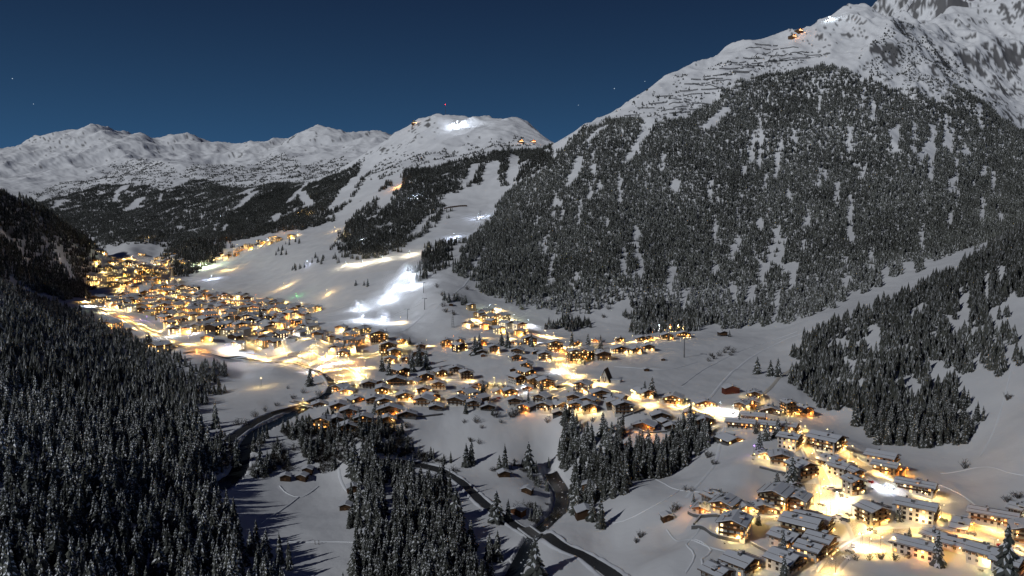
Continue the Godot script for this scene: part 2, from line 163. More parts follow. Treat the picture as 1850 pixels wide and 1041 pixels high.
var TREES := [
	[51,-442,19,"big snowy spruce right beside the grey roofed meadow barn"],
	[47.2,-451.3,14,"smaller spruce touching the left of the big spruce by the meadow barn"],
	[159.4,-497.8,17,"dark spruce clump leader left of the pink lit guesthouse terrace"],
	[147.6,-439.5,9,"lone small spruce beside the yellow gabled hotel"],
	[163.9,-450.7,20,"slim tall spruce in front of the white gabled guesthouse"],
	[192.2,-345,17,"round spruce beside the garden of the long white chalet"],
	[214.7,-331.6,24,"large snow dusted spruce in the bottom right corner"],
	[240.1,-762.9,18,"left spruce of the trio on the snow slope under the knoll"],
	[246.5,-742.9,17,"middle spruce of the trio on the snow slope under the knoll"],
	[250.4,-733.9,19,"right spruce of the trio on the snow slope under the knoll"],
	[121.5,-674.3,18,"spruce standing alone on the meadow right of the bright barn"],
	[116.9,-684.4,12,"short spruce next to the lone meadow spruce"],
	[168.7,-575.9,14,"spruce below the long lit house at the road junction"],
	[185.1,-539.2,16,"dark spruce in the garden left of the main road"],
	[187.6,-530,15,"second dark spruce in the garden left of the main road"],
	[175.9,-534.7,14,"third dark spruce in the garden left of the main road"],
	[-104.4,-817,24,"tall dark spruce between chalets in the middle of the village"],
	[-101,-847.3,26,"tallest spruce between chalets in the middle of the village"],
	[-91.3,-829.7,22,"right spruce of the tall trio in the middle of the village"],
	[-135.9,-814.5,20,"spruce near the bright hotel beside the round snow field"],
	[-125.6,-796.6,18,"second spruce near the bright hotel beside the round snow field"],
	[-41.8,-879.8,22,"spruce at the left end of the upper village row"],
	[-36.9,-882.2,24,"taller spruce at the left end of the upper village row"],
	[-12.4,-919,18,"spruce behind the upper village row"],
	[-5.1,-900.2,20,"broad spruce behind the upper village row"],
	[22.5,-908.4,18,"dark spruce in the upper village by the brown hotel"],
	[69.8,-912.5,20,"spruce in front of the lit forest edge"],
	[87.6,-901.9,18,"spruce right of the balcony hotel"],
	[101.4,-894.6,18,"spruce behind the white box house"],
	[-197.2,-759.7,18,"spruce on the island between highway bends"],
	[-194.7,-546.6,22,"snow loaded spruce at the top left of the near meadow"],
	[-176.7,-541.3,20,"round snow loaded spruce at the upper edge of the near meadow"],
	[-110.6,-540.9,22,"spruce at the top right corner of the near meadow"],
	[-5.3,-569.5,20,"solitary spruce left of the river beyond the small meadow"],
	[12.5,-579.6,22,"spruce standing on the river bank beyond the small meadow"],
	[-34.2,-575.2,18,"left spruce on the rim of the small meadow"],
	[-30.2,-577.6,20,"right spruce on the rim of the small meadow"],
	[11.9,-390.9,24,"big spruce beside the dark river at the bottom edge"],
	[-9.6,-474.4,20,"spruce next to the dark road before the bridge"],
	[-2.4,-478.1,14,"thin spruce beside the orange hut"],
	[-329.8,-1060.1,20,"dark spruce beside the row of lit hotel balconies in town"],
	[-359.2,-1117.2,24,"big dark spruce in the middle of the far town"],
	[-465,-1692.6,11.219730999288476,"small spruce in the lower left clump of trees on the open ski slope"],
	[-445.6,-1662.1,9.393173155438879,"small spruce in the lower left clump of trees on the open ski slope"],
	[-471.2,-1689.5,10.556124085968046,"small spruce in the lower left clump of trees on the open ski slope"],
	[-457.6,-1664.8,11.821581045134687,"small spruce in the lower left clump of trees on the open ski slope"],
	[-436.8,-1656,12.83440884326497,"small spruce in the lower left clump of trees on the open ski slope"],
	[-467.8,-1692.9,14.20827184285978,"small spruce in the lower left clump of trees on the open ski slope"],
	[-447.6,-1660.6,13.028468852217555,"small spruce in the lower left clump of trees on the open ski slope"],
	[-423.6,-1668.3,12.546597497587905,"small spruce in the middle clump of trees on the open ski slope"],
	[-425.7,-1706.7,14.193163421873674,"small spruce in the middle clump of trees on the open ski slope"],
	[-406.4,-1649.2,14.27287680153289,"small spruce in the middle clump of trees on the open ski slope"],
	[-393.8,-1626.9,11.369780424004464,"small spruce in the middle clump of trees on the open ski slope"],
	[-397,-1651.6,14.613520330227127,"small spruce in the middle clump of trees on the open ski slope"],
	[-399.2,-1671.1,9.815813161204014,"small spruce in the middle clump of trees on the open ski slope"],
	[-567.9,-1897.1,11.616971199764576,"small spruce in the upper left clump of trees on the open ski slope"],
	[-559.9,-1919.3,12.043457902974357,"small spruce in the upper left clump of trees on the open ski slope"],
	[-570.7,-1927.2,12.51044464443218,"small spruce in the upper left clump of trees on the open ski slope"],
	[-551.1,-1883.2,13.0918928198098,"small spruce in the upper left clump of trees on the open ski slope"],
	[-535,-1868.4,14.94593786921289,"small spruce in the upper left clump of trees on the open ski slope"],
	[-560.3,-1926.2,14.163825198697609,"small spruce in the upper left clump of trees on the open ski slope"],
	[-350.7,-1595.2,12.414645020845942,"small spruce in the right clump of trees on the open ski slope"],
	[-368.9,-1644.3,13.989647581640124,"small spruce in the right clump of trees on the open ski slope"],
	[-373.1,-1644.4,9.380763462871377,"small spruce in the right clump of trees on the open ski slope"],
	[-353.6,-1593.8,9.53110855865837,"small spruce in the right clump of trees on the open ski slope"],
	[-363,-1629.2,9.904592246716858,"small spruce in the right clump of trees on the open ski slope"],
	[-551.7,-1955,14.236602147769208,"small spruce in the topmost clump of trees on the open ski slope"],
	[-567.3,-1978.4,9.269641460976217,"small spruce in the topmost clump of trees on the open ski slope"],
	[-540.3,-1969.2,14.285431843484147,"small spruce in the topmost clump of trees on the open ski slope"],
	[-523.4,-1940.9,14.991053672254658,"small spruce in the topmost clump of trees on the open ski slope"],
	[-566.5,-2010.4,12.598576852779605,"small spruce in the topmost clump of trees on the open ski slope"],
	[-275,-1384.1,11.447616813701945,"small spruce in the lowest clump of trees on the open ski slope"],
	[-257.9,-1370.9,9.254614948327225,"small spruce in the lowest clump of trees on the open ski slope"],
	[-249,-1357.5,14.751956558450729,"small spruce in the lowest clump of trees on the open ski slope"],
	[-86.7,-1173.8,11.762457797075427,"small spruce in the far right clump of trees on the open ski slope"],
	[-93.9,-1163,12.573901430411823,"small spruce in the far right clump of trees on the open ski slope"],
	[-93.1,-1163.8,14.64372753254378,"small spruce in the far right clump of trees on the open ski slope"],
	[-94.7,-1169.1,13.32186751286483,"small spruce in the far right clump of trees on the open ski slope"],
	[-100.8,-1173.2,14.866783898691812,"small spruce in the far right clump of trees on the open ski slope"],
	[-94.1,-1165.7,9.068744918185315,"small spruce in the far right clump of trees on the open ski slope"],
	[-73.6,-1169.1,9.120317341827596,"small spruce in the rightmost clump of trees on the open ski slope"],
	[-69.4,-1171.3,9.360483063766338,"small spruce in the rightmost clump of trees on the open ski slope"],
	[-69.5,-1177.1,13.075688388228652,"small spruce in the rightmost clump of trees on the open ski slope"],
	[-74.6,-1164,13.428205735512206,"small spruce in the rightmost clump of trees on the open ski slope"],
	[-82.7,-1179.1,13.05612185692426,"small spruce in the rightmost clump of trees on the open ski slope"],
	[-167.8,-1396.1,11.737872777818275,"small spruce in the steep clump of trees on the open ski slope"],
	[-177.9,-1400.8,11.183730536039741,"small spruce in the steep clump of trees on the open ski slope"],
	[-185.5,-1404.5,12.573729035145218,"small spruce in the steep clump of trees on the open ski slope"],
	[-185.8,-1404.3,13.633640474664727,"small spruce in the steep clump of trees on the open ski slope"]]
var BUSHES := [
	[-169.8,-734.1,6],
	[-180,-722.2,7],
	[-196.6,-732.8,6],
	[-201.3,-715.8,6],
	[-202.2,-779.2,5],
	[-168.4,-705.9,6],
	[-208.9,-689.7,5],
	[-211.6,-666.9,6],
	[-214,-645,7],
	[-211.9,-618.2,6],
	[-216,-749.5,4],
	[-142.2,-653.8,7],
	[-123.8,-608.6,8],
	[-114.3,-592.9,7],
	[-138,-594.1,7],
	[-103.9,-593.3,8],
	[-94,-597.7,8],
	[-82.7,-609.4,7],
	[-155.8,-597,6],
	[-162.2,-573.5,7],
	[-165,-561.7,6],
	[136.1,-576.8,8],
	[146.9,-596.2,9],
	[154.6,-601.6,8],
	[141.4,-600.1,9],
	[123.7,-576.7,8],
	[150.3,-560.2,7],
	[135.9,-534.2,7],
	[133.5,-510,6],
	[90.5,-431.7,6],
	[93.4,-433.7,5],
	[104.1,-459.9,4],
	[106.1,-454.2,4],
	[69.9,-415.4,5],
	[66.9,-411.2,4],
	[1.8,-487.9,7],
	[7.1,-494,8],
	[12.6,-500.2,6],
	[26.6,-491.9,7],
	[30.3,-495.3,6],
	[281.2,-686.8,5],
	[296,-503.2,7],
	[367.5,-575.2,7],
	[239.9,-450.9,5],
	[237.2,-440.2,6],
	[278.9,-433,6],
	[286.8,-436.6,6],
	[156.9,-349.4,4],
	[163.1,-349.3,5],
	[168.6,-350.2,5],
	[174.3,-348.8,5],
	[181.6,-350.9,4],
	[154.1,-384.6,4],
	[126.6,-372.7,4],
	[145.2,-390.8,4],
	[-182.6,-1403.9,14],
	[-120.3,-1265,9],
	[-105.5,-1197.7,9],
	[-94.7,-1167,9],
	[-83.7,-1186.9,11],
	[-74.9,-1179.5,11],
	[-95.3,-1125,9],
	[-101.1,-1145.9,9],
	[-71.2,-1263.5,9],
	[-82.6,-1114.1,8],
	[194.5,-1226.3,8],
	[214.5,-1242.9,8],
	[146.8,-1188.2,9],
	[135.4,-1161.2,8],
	[242.1,-886.8,7],
	[232.1,-872.6,7],
	[222.2,-858.2,7],
	[213.2,-846.3,6],
	[249.8,-903.8,7],
	[251.5,-886.9,7],
	[222.7,-872.5,6],
	[244.5,-872.8,7],
	[92,-739.9,5],
	[-23.5,-733.5,6],
	[-15.5,-727.1,6],
	[-7.7,-722.1,6],
	[-31.6,-739.8,6],
	[-143.4,-733.2,5],
	[-150,-734.7,5],
	[29.2,-629.3,6],
	[63.8,-616.4,6],
	[-28.9,-623.1,7],
	[-13.6,-633.1,8],
	[2.3,-640.4,9],
	[7.3,-642.5,9],
	[0,-635.9,8],
	[-8.9,-626.4,4],
	[-24.2,-617.3,4],
	[-32.4,-603.2,5],
	[-25.8,-600.5,5],
	[-38.7,-623.7,4],
	[-65.4,-588.7,6],
	[-78,-588.7,6],
	[-87.7,-583.3,6]]
var ROADS := [
	["village_road","main village road with packed snow running down to the bottom right corner",10,"snowroad",1,[244.7,-346.5,241.2,-360.6,236.8,-381.3,224.9,-402.7,220.7,-429,217.1,-454.6,217.1,-492.6,219.3,-533.1,214.2,-571,202,-595.8,178.6,-603.2,160.4,-616.1,131,-633.9,103.9,-648.4,89.7,-681.3,72.9,-706.3,58,-741.5,51.8,-784.9,51,-826.1,58.5,-868.3,67.2,-903.7]],
	["lower_lane","lower lane with packed snow running past the terrace hotels",6,"snowroad",1,[226,-337.2,222.8,-360.5,215.4,-375.3,200.9,-378.7,185.3,-380.2,170.3,-371.2,153.1,-355.6,136.9,-334.3]],
	["plaza_lane","short packed snow lane from the main road past the parking yard",6,"snowroad",1,[206.4,-555.5,194.3,-505.2,188.7,-475.7,183.1,-449.5,176.5,-426.6,174.6,-407.3,175.1,-391.5,170.3,-371.2]],
	["hotel_lane","curved snow lane between the terrace hotels",5,"snowroad",1,[174.6,-407.3,160.1,-407.5,144.4,-404.7,128.5,-400.6,117.5,-402.4]],
	["chalet_lane","snow lane through the middle chalets",5,"snowroad",1,[58,-741.5,31.5,-680.5,12.3,-688.5,-13,-730.1,-34.9,-754.1,-57,-763.9,-78,-756.6,-89.2,-716.6,-105.8,-707.6,-122.7,-733.8,-142.9,-758.3,-153.8,-759.1]],
	["plain_street","street along the foot of the big mountain",6,"snowroad",1,[241.9,-1052.1,177.8,-985,129.8,-940,87,-910,67.2,-903.7,36.8,-945.5,3.5,-974.6,-38.1,-977.3,-71.7,-963.7,-105,-956.5,-136.1,-936.8,-158.4,-912.1,-170.8,-875.7]],
	["town_street","broad lit street along the left edge of the far town",13,"snowroad",1,[-681.1,-1214.7,-638.5,-1190.8,-581.8,-1136.4,-498.5,-1044.6,-413.8,-935.2,-363.4,-884.2,-334.5,-882,-306.8,-911,-259.5,-903.6,-221,-877.5,-184.1,-823.3,-154.9,-764.6,-138.7,-722]],
	["town_upper_street","lit street through the upper side of the far town",7,"snowroad",1,[-707.5,-1414.1,-640.5,-1365.9,-572.1,-1340.8,-501.1,-1303.3,-454.8,-1329.4,-423.1,-1411.3,-356.2,-1383.1]],
	["town_middle_street","lit street through the middle of the far town",6,"snowroad",1,[-568.8,-1193.9,-516.8,-1190.1,-446.9,-1139.9,-375.8,-1074,-311.1,-1010.9,-261.5,-959.4,-212.5,-922.8,-180.5,-926]],
	["hillside_street","lit street climbing the hillside beyond the far town",5,"snowroad",1,[-921.9,-1726.1,-874.2,-1713.9,-817.5,-1670.9,-707.5,-1414.1,-656,-1248.5]],
	["ski_village_street","lit street below the dark church forest",5,"snowroad",1,[-853.3,-2040.6,-811.8,-2121.6,-751.3,-2120.3,-678.6,-2080.8,-597.9,-2055.3]],
	["highway","dark cleared highway curving around the left of the village",9,"asphalt",0,[-365.2,-865.8,-328.3,-881.8,-303.2,-899.8,-260.9,-885.8,-226.8,-863.3,-191.1,-802.8,-173.5,-755.2,-172.6,-723.7,-183.2,-704.5,-195.8,-678.2,-205.5,-647.3,-210,-606.2,-213.6,-579.9]],
	["valley_road","dark cleared road crossing the river at the bottom",7,"asphalt",0,[51.8,-347.8,48.7,-384,40,-409.7,25.9,-420.8,11.6,-459.1,-1.7,-476.3,-16,-492.9,-28,-519.9,-39.4,-549.2,-55.6,-573.9,-74.6,-578,-94,-558.3]],
	["farm_track","narrow snow track climbing past the dark barn to the plain",3.5,"snowroad",0,[180.2,-608.8,205.3,-655.1,227.9,-688.8,259.2,-744.4,287.7,-787.2]],
	["field_path","packed snow path across the plain up to the forest gully",3,"snowpath",0,[154.5,-628.2,190.3,-713.3,231,-803.3,279.3,-885.3,328,-935.9,359.1,-931.5]],
	["meadow_path","snow path over the meadow below the village",2.5,"snowpath",0,[100.9,-445.3,118.3,-477.6,133.5,-510,147.4,-549.2,160.6,-584.1]],
	["meadow_track","curving track along the right edge of the near meadow",2,"snowpath",0,[-123.9,-551.9,-120.2,-540.3,-112.7,-522.6,-103.4,-507.8,-95,-488.6]],
	["ski_track","ski track crossing the meadow right of the river",1.04,"snowpath",0,[84.2,-416.9,89.6,-370.2,102.9,-360,109.1,-354.8]],
	["ski_track","ski track winding down the meadow below the retaining wall",1.04,"snowpath",0,[78.1,-344.2,85.2,-357,84.7,-371.9,94,-386.2,98.5,-413.8]],
	["ski_track","second winding ski track below the retaining wall",1.04,"snowpath",0,[87.1,-343.2,87.9,-354.2,94,-361,88.5,-377]],
	["ski_track","track from the barn around the shed",1.04,"snowpath",0,[45.8,-454.1,59.2,-443.9,74.8,-441.8,90.9,-451.2,107.1,-473.2]],
	["ski_track","ski track across the upper meadow",1.04,"snowpath",0,[95.2,-510,98.3,-471.9,108.8,-451.7,114.9,-437.8]],
	["ski_track","diagonal ski track on the plain",1.04,"snowpath",0,[155.9,-718.7,205.2,-814.1,254.7,-887,312.9,-950.3,351.8,-965.6]],
	["ski_track","ski track on the plain toward the chapel",1.04,"snowpath",0,[105.8,-805.6,133.3,-799.1,162.4,-802.3,200.3,-842.6]],
	["ski_track","track on the near meadow",1.04,"snowpath",0,[-159.4,-528.1,-150.8,-518,-140.8,-515.3,-134.3,-534.2]],
	["ski_track","faint track down the near meadow",1.04,"snowpath",0,[-142.6,-515,-146.9,-479.9,-149,-454.1]],
	["ski_track","track along the terrace edge of the near meadow",1.04,"snowpath",0,[-144.3,-431.5,-131.2,-427.4,-112.2,-425.3,-96.9,-425.7,-84.2,-423.5]],
	["ski_track","track on the open slope right of the knoll",1.04,"snowpath",0,[277.1,-498.3,297.7,-497,300.1,-467.3,304.1,-457.9]],
	["ski_track","second track on the open slope right of the knoll",1.04,"snowpath",0,[246.9,-474.3,261,-468.8,262.2,-447.3,256.6,-421.6]],
	["ski_track","long track up the open slope right of the knoll",1.04,"snowpath",0,[310.7,-513.2,344.4,-551.3,369.3,-582.7,404.1,-629.2]],
	["ski_track","groomed edge of the ski run",2.4000000000000004,"snowpath",0,[-154,-1062.1,-131.3,-1126.8,-103,-1167.9,-70.6,-1337,-52.9,-1508.9]],
	["ski_track","groomed traverse on the ski slope",2.4000000000000004,"snowpath",0,[-290.1,-1264.7,-236,-1262.5,-182.9,-1265.4,-129.7,-1270.3]],
	["ski_track","groomed traverse low on the ski slope",2.4000000000000004,"snowpath",0,[-287.4,-1113.9,-242.3,-1124.3,-186.2,-1172,-135.8,-1166]],
	["ski_track","groomed traverse above the town",2.4000000000000004,"snowpath",0,[-626.4,-1693.9,-552.1,-1724.3,-440.5,-1626.5,-325,-1515.3]],
	["station_square","wide bright junction square left of the village centre",30,"snowroad",1,[-210.5,-872.6,-193.3,-837.6,-172.2,-794.6,-149,-748.1]],
	["highway_ramp","bright lit ramp road along the lower edge of the far town",9,"snowroad",1,[-308.4,-896.4,-269.6,-893.9,-235.2,-872.1,-205.5,-838.8,-185.8,-804.8]],
	["parking_yard","wide bright parking yard beside the main road",14,"snowroad",1,[177.9,-451.2,175.8,-436.5,173.1,-418,169.5,-400.6]],
	["lamp_square","brightest snow square at the bottom between the hotels",24,"snowroad",1,[167.3,-371.5,167.2,-362.9,167.8,-353.9]]]
var RIVER := [-5.1,-349.9,-1.4,-395.4,3,-416.1,9.5,-436.3,20.6,-476.6,30.7,-501.3,34.5,-527.5,33.6,-550,29.2,-582]
var STREAM := [-193.1,-507.1,-190.9,-537.8,-196.3,-565.3,-198.5,-597.4,-193.1,-636.6,-185.1,-683.2,-175,-712.2,-170.8,-729.4]
var NEAR := [
	[113.6,-432.5,13,11,30,1,2,0,"dark unlit barn house at the left tip of the terrace hotels"],
	[104,-421.1,11,9,-30,1,1,2,"low bright chalet with terrace at the left end of the hotel row"],
	[114.2,-409.7,14,15,-35,2,1,2,"chalet with peaked snow roof between the left tip and the low hall"],
	[122.2,-403.7,15,8,10,1,1,2,"low lit garage hall right of the peaked chalet"],
	[143.7,-418.2,17,18,-35,4,3,2,"yellow lit hotel with a broad timber gable and balconies"],
	[151.9,-416,13,14,-35,3,0,2,"white annex joined to the right of the yellow gabled hotel"],
	[133.8,-404.4,20,8,-8,1,2,2,"flat long hall with round windows in front of the yellow hotel"],
	[170.4,-434.6,16,13,-20,2,1,2,"guesthouse with lit gable behind the parking yard"],
	[110.3,-379.9,16,17,-28,3,1,2,"large chalet with light chain along its gable near the meadow"],
	[150.8,-384.7,14,20,50,3,3,2,"rear wing of the long hotel with two joined snow roofs"],
	[156.5,-368.8,17,20,50,4,3,2,"front wing of the long hotel with tall balcony facade"],
	[132.9,-368.6,14,14,40,2,1,2,"chalet with hipped snow roof below the long hotel"],
	[137.6,-352.6,13,12,45,2,1,1,"small chalet left of the front wing of the long hotel"],
	[144.3,-347.8,13,13,45,3,1,2,"chalet with a skylight in its snow roof below the long hotel"],
	[122.4,-342.7,16,14,40,2,0,0,"white walled chalet at the bottom edge left of the lamp square"],
	[103,-344.2,16,14,40,2,1,1,"chalet with twin chimneys at the bottom edge of the meadow"],
	[91.9,-340.8,14,12,35,1,2,0,"dark cabin roof at the bottom edge beside the meadow"],
	[175.3,-462.4,17,15,20,3,0,1,"tall white guesthouse with timber balconies behind the slim spruce"],
	[164.5,-450.5,7,6,10,1,4,0,"small dark shed left below the tall white guesthouse"],
	[192.4,-434.3,11,10,15,3,0,1,"white house with a dark bluish roof beside the main road"],
	[202,-455.3,9,9,15,2,1,1,"small white chalet above the bluish roofed house"],
	[222.5,-439.7,12,24,52,2,1,2,"long guesthouse with balconies on the right side of the main road"],
	[219.4,-400,14,22,52,3,0,2,"big corner house with painted gable on the right of the main road"],
	[250.5,-400.1,12,26,55,2,0,2,"long white house with lamps along its balcony near the right edge"],
	[274.6,-413.6,13,12,40,2,2,0,"dark chalet behind the long white house at the right edge"],
	[250.8,-375.1,14,13,-25,3,3,2,"yellow lit house cut by the right edge of the picture"],
	[224.2,-382,20,7,50,1,0,2,"low white garage row with square openings beside the road"],
	[189.3,-399.8,12,11,38,2,2,1,"black timber chalet at the fork beside the parking yard"],
	[179.1,-379.9,14,13,20,3,3,2,"yellow house with balconies on every floor beside the lamp square"],
	[186.3,-355.2,12,22,48,2,0,2,"long white chalet right of the lamp square"],
	[208.9,-358.8,12,14,45,1,1,2,"low chalet with lit snow roof left of the corner spruce"],
	[212.8,-343.7,14,15,40,2,1,2,"chalet with deep eaves left of the corner spruce"],
	[204.1,-372.3,11,11,30,1,1,2,"small chalet with bright front above the garden"],
	[225.8,-337.6,14,12,40,2,1,1,"chalet roof in the bottom right corner behind the big spruce"],
	[226.9,-472,13,16,50,2,3,2,"yellow timber guesthouse set back right of the main road"],
	[239.7,-479.3,9,9,45,1,1,2,"small lit house behind the yellow timber guesthouse"],
	[205.8,-659.9,13,14,-15,2,3,2,"yellow house alone above the road junction"],
	[196.2,-632.9,12,12,-20,2,2,1,"brown chalet just below the yellow house above the junction"],
	[184.6,-623.8,12,12,-35,2,1,2,"brightly lit chalet at the road junction"],
	[207.4,-624.1,19,13,-10,1,2,1,"wide dark barn house with broad snow roof above the main road"],
	[224.6,-630.9,11,12,10,4,3,2,"red and white tower hotel at the forest edge"],
	[242.3,-644.6,15,12,20,2,1,2,"hotel wing with green lit terrace under the forest edge"],
	[170.1,-576.6,13,24,68,2,1,2,"long lit house below the road junction"],
	[183,-589.3,13,20,68,2,1,2,"second long house along the main road"],
	[190.1,-562.5,13,24,66,2,1,2,"longest row house with snow roof along the main road"],
	[196.1,-545.4,13,14,55,3,1,2,"gabled end house of the long row by the main road"],
	[189.6,-510.4,14,15,50,3,0,2,"house with grey snow roof in the garden left of the main road"],
	[217.5,-521.3,20,24,40,3,0,2,"largest white hotel with snow covered roof terrace under the knoll"],
	[224.8,-490.1,15,20,48,3,0,2,"white hotel with brown balconies right of the main road"],
	[198.2,-482.4,15,12,30,1,3,1,"low yellow wing in front of the main road"],
	[168.6,-483.9,17,14,-15,2,1,2,"pink lit guesthouse with terrace facing the meadow"],
	[197,-463.7,14,13,40,2,0,1,"white house with grey roof left of the main road bend"],
	[160.2,-491.3,12,7,-10,1,0,2,"low terrace bar with violet lights beside the meadow"]]
var ROW_PLAIN := [
	[-162.5,-960.3,26,14,5,5,3,2],
	[-151.8,-911.3,24,14,8,5,3,2],
	[-128.8,-942.3,16,14,10,2,1,2],
	[-108.9,-931.3,14,12,10,2,1,0],
	[-77.9,-940.3,18,14,5,3,3,2],
	[-61.7,-937.1,12,12,0,3,3,2],
	[-35.5,-928.2,14,12,0,2,3,2],
	[-33.7,-880.5,14,10,5,1,2,0],
	[-19.9,-879.4,15,14,5,3,0,2],
	[3,-831.7,15,13,20,2,0,1],
	[6.1,-865.8,16,14,-10,2,1,0],
	[27.6,-864.5,13,10,5,1,2,0],
	[34.8,-944.8,20,14,0,3,2,2],
	[34.7,-828.2,18,14,0,3,0,2],
	[51.8,-880.2,20,14,5,4,3,2],
	[65.7,-826.4,15,15,8,5,3,2],
	[79.4,-911.2,13,12,0,2,1,2],
	[80.8,-843.5,16,18,-30,4,2,2],
	[97,-839,20,16,10,3,1,1],
	[130.9,-952.8,14,12,10,2,1,2],
	[120.6,-872.4,24,14,8,2,0,2],
	[138.3,-874.8,14,12,10,2,1,2],
	[152.8,-959.3,18,12,5,2,1,2],
	[164.2,-966.2,14,12,0,2,3,2],
	[155.5,-895.2,18,10,5,2,1,2],
	[192.1,-969.1,18,14,0,2,3,2],
	[218.6,-996.2,20,12,0,2,2,2],
	[273.5,-1016.9,12,12,10,2,2,0]]
var ROW_CHURCH := [
	[-135,-732.8,15,14,10,2,1,0],
	[-124.8,-746.5,16,14,-20,1,2,0],
	[-134.7,-895.9,18,14,10,3,3,2],
	[-112.7,-747.5,22,14,5,2,2,0],
	[-93.9,-683.3,18,13,8,2,3,2],
	[-117,-867.8,14,12,0,2,1,1],
	[-106.6,-894.7,18,12,5,2,1,0],
	[-101.7,-853.1,22,13,5,2,1,0],
	[-80.1,-707.9,14,13,0,2,1,2],
	[-84.5,-767.3,18,13,10,2,2,1],
	[-69,-729.1,17,13,5,2,0,0],
	[-73.3,-794,15,14,25,2,3,2],
	[-57.6,-810.2,18,14,0,2,0,1],
	[-51.6,-763.3,16,13,10,3,0,0],
	[-37.9,-709.3,16,12,20,2,1,2],
	[-30,-726.6,14,12,-10,2,1,2],
	[-12.6,-706.6,14,11,20,1,1,2],
	[2.5,-697.3,15,12,10,2,3,2],
	[10.5,-699.5,12,12,0,1,1,1],
	[21.8,-713.4,18,13,10,3,3,2],
	[33.8,-699.5,18,13,10,3,3,2],
	[39.3,-648.2,14,14,30,1,2,1],
	[52.2,-653.9,14,13,-10,2,1,0],
	[62.8,-689.3,17,15,-25,3,0,2],
	[62.8,-643.6,16,13,-20,2,1,2],
	[75,-662,20,15,5,2,0,2],
	[95.3,-659.2,14,22,55,1,2,0],
	[105.7,-659.7,16,16,30,2,0,2],
	[135.5,-651.1,18,15,-20,2,3,2]]
var ROW_SCARP := [
	[-171.3,-690.8,16,12,15,1,1,0],
	[-149.8,-614.9,18,12,-10,3,3,2],
	[-139.2,-618.8,16,13,10,2,2,0],
	[-147.3,-662.3,19,14,10,2,1,2],
	[-126.5,-596.4,17,13,10,2,1,1],
	[-132.7,-635.1,19,14,5,2,1,1],
	[-115.7,-604.6,17,13,5,2,2,0],
	[-117.8,-666.3,17,12,5,2,1,0],
	[-107.8,-660.3,18,12,5,2,0,2],
	[-98.7,-614.3,16,11,10,1,2,1],
	[-99.2,-629.5,24,12,5,2,3,2],
	[-84.8,-625.9,19,11,5,1,2,0],
	[-75,-662.2,20,15,-10,2,0,0],
	[-63.4,-649.2,14,12,0,1,2,0],
	[-46.6,-660.5,18,14,-15,2,1,0],
	[-35.3,-689.4,15,12,0,2,0,2],
	[-31.8,-646.7,14,12,0,2,0,0],
	[-20.7,-646.3,15,12,10,1,2,0],
	[2.3,-658.4,14,12,0,2,1,0],
	[25.8,-659.2,16,13,-30,2,0,0],
	[27.6,-646.1,15,13,-20,2,1,1],
	[38.5,-635.8,13,11,0,1,2,0],
	[53,-635.7,15,12,-10,2,1,2],
	[61.8,-632.7,14,12,10,2,3,2],
	[83.9,-636.5,16,14,0,2,2,0],
	[89,-624,19,14,5,3,0,0],
	[101.9,-594.7,20,13,-25,1,2,2],
	[117.2,-612.8,18,12,0,1,2,0],
	[118.1,-601.2,10,8,20,1,2,0],
	[122.4,-594.7,14,10,0,1,2,0],
	[144.1,-621.9,14,10,0,1,1,2],
	[152.9,-621.6,20,8,0,1,1,2]]
var TOWN := [
	["hillside part of the far town at the left",26,60,[-930,-1749,-1122,-2300,-1039,-2367,-884,-2115,-780,-1827,-683,-1481,-712,-1424,-868,-1655]],
	["centre of the far town along the broad street",22,130,[-656,-1240,-712,-1424,-674,-1454,-640,-1503,-571,-1486,-460,-1346,-419,-1398,-352,-1367,-321,-1067,-268,-1036,-205,-1019,-179,-970,-168,-877,-224,-892,-272,-924,-312,-926,-340,-914,-378,-930,-449,-1027,-521,-1117,-584,-1174]],
	["hamlet below the dark church forest",22,16,[-802,-2075,-738,-2082,-684,-2098,-598,-2055,-581,-2008,-650,-2014,-703,-2022,-742,-1973]],
	["green lit campsite under the big mountain",20,9,[-61,-1078,-37,-1160,-12,-1158,23,-1095,19,-1047,-33,-1031]]]
var FILL := [
	["in the middle of the village",27,0,[-170,-671,-154,-759,-145,-836,-132,-908,-104,-923,-74,-932,-43,-929,-12,-926,19,-941,51,-968,92,-929,133,-913,159,-878,108,-871,75,-843,43,-812,6,-823,-33,-856,-75,-850,-79,-762,-35,-759,-10,-742,15,-725,38,-712,65,-678,86,-655,107,-637,114,-625,94,-625,74,-630,54,-631,34,-639,13,-644,-8,-645,-30,-642,-51,-642,-72,-633,-92,-627,-115,-607,-142,-613]],
	["at the upper end of the main road",24,0,[125,-636,157,-648,191,-662,208,-649,229,-648,209,-581,185,-563,166,-560,150,-584,131,-601]]]
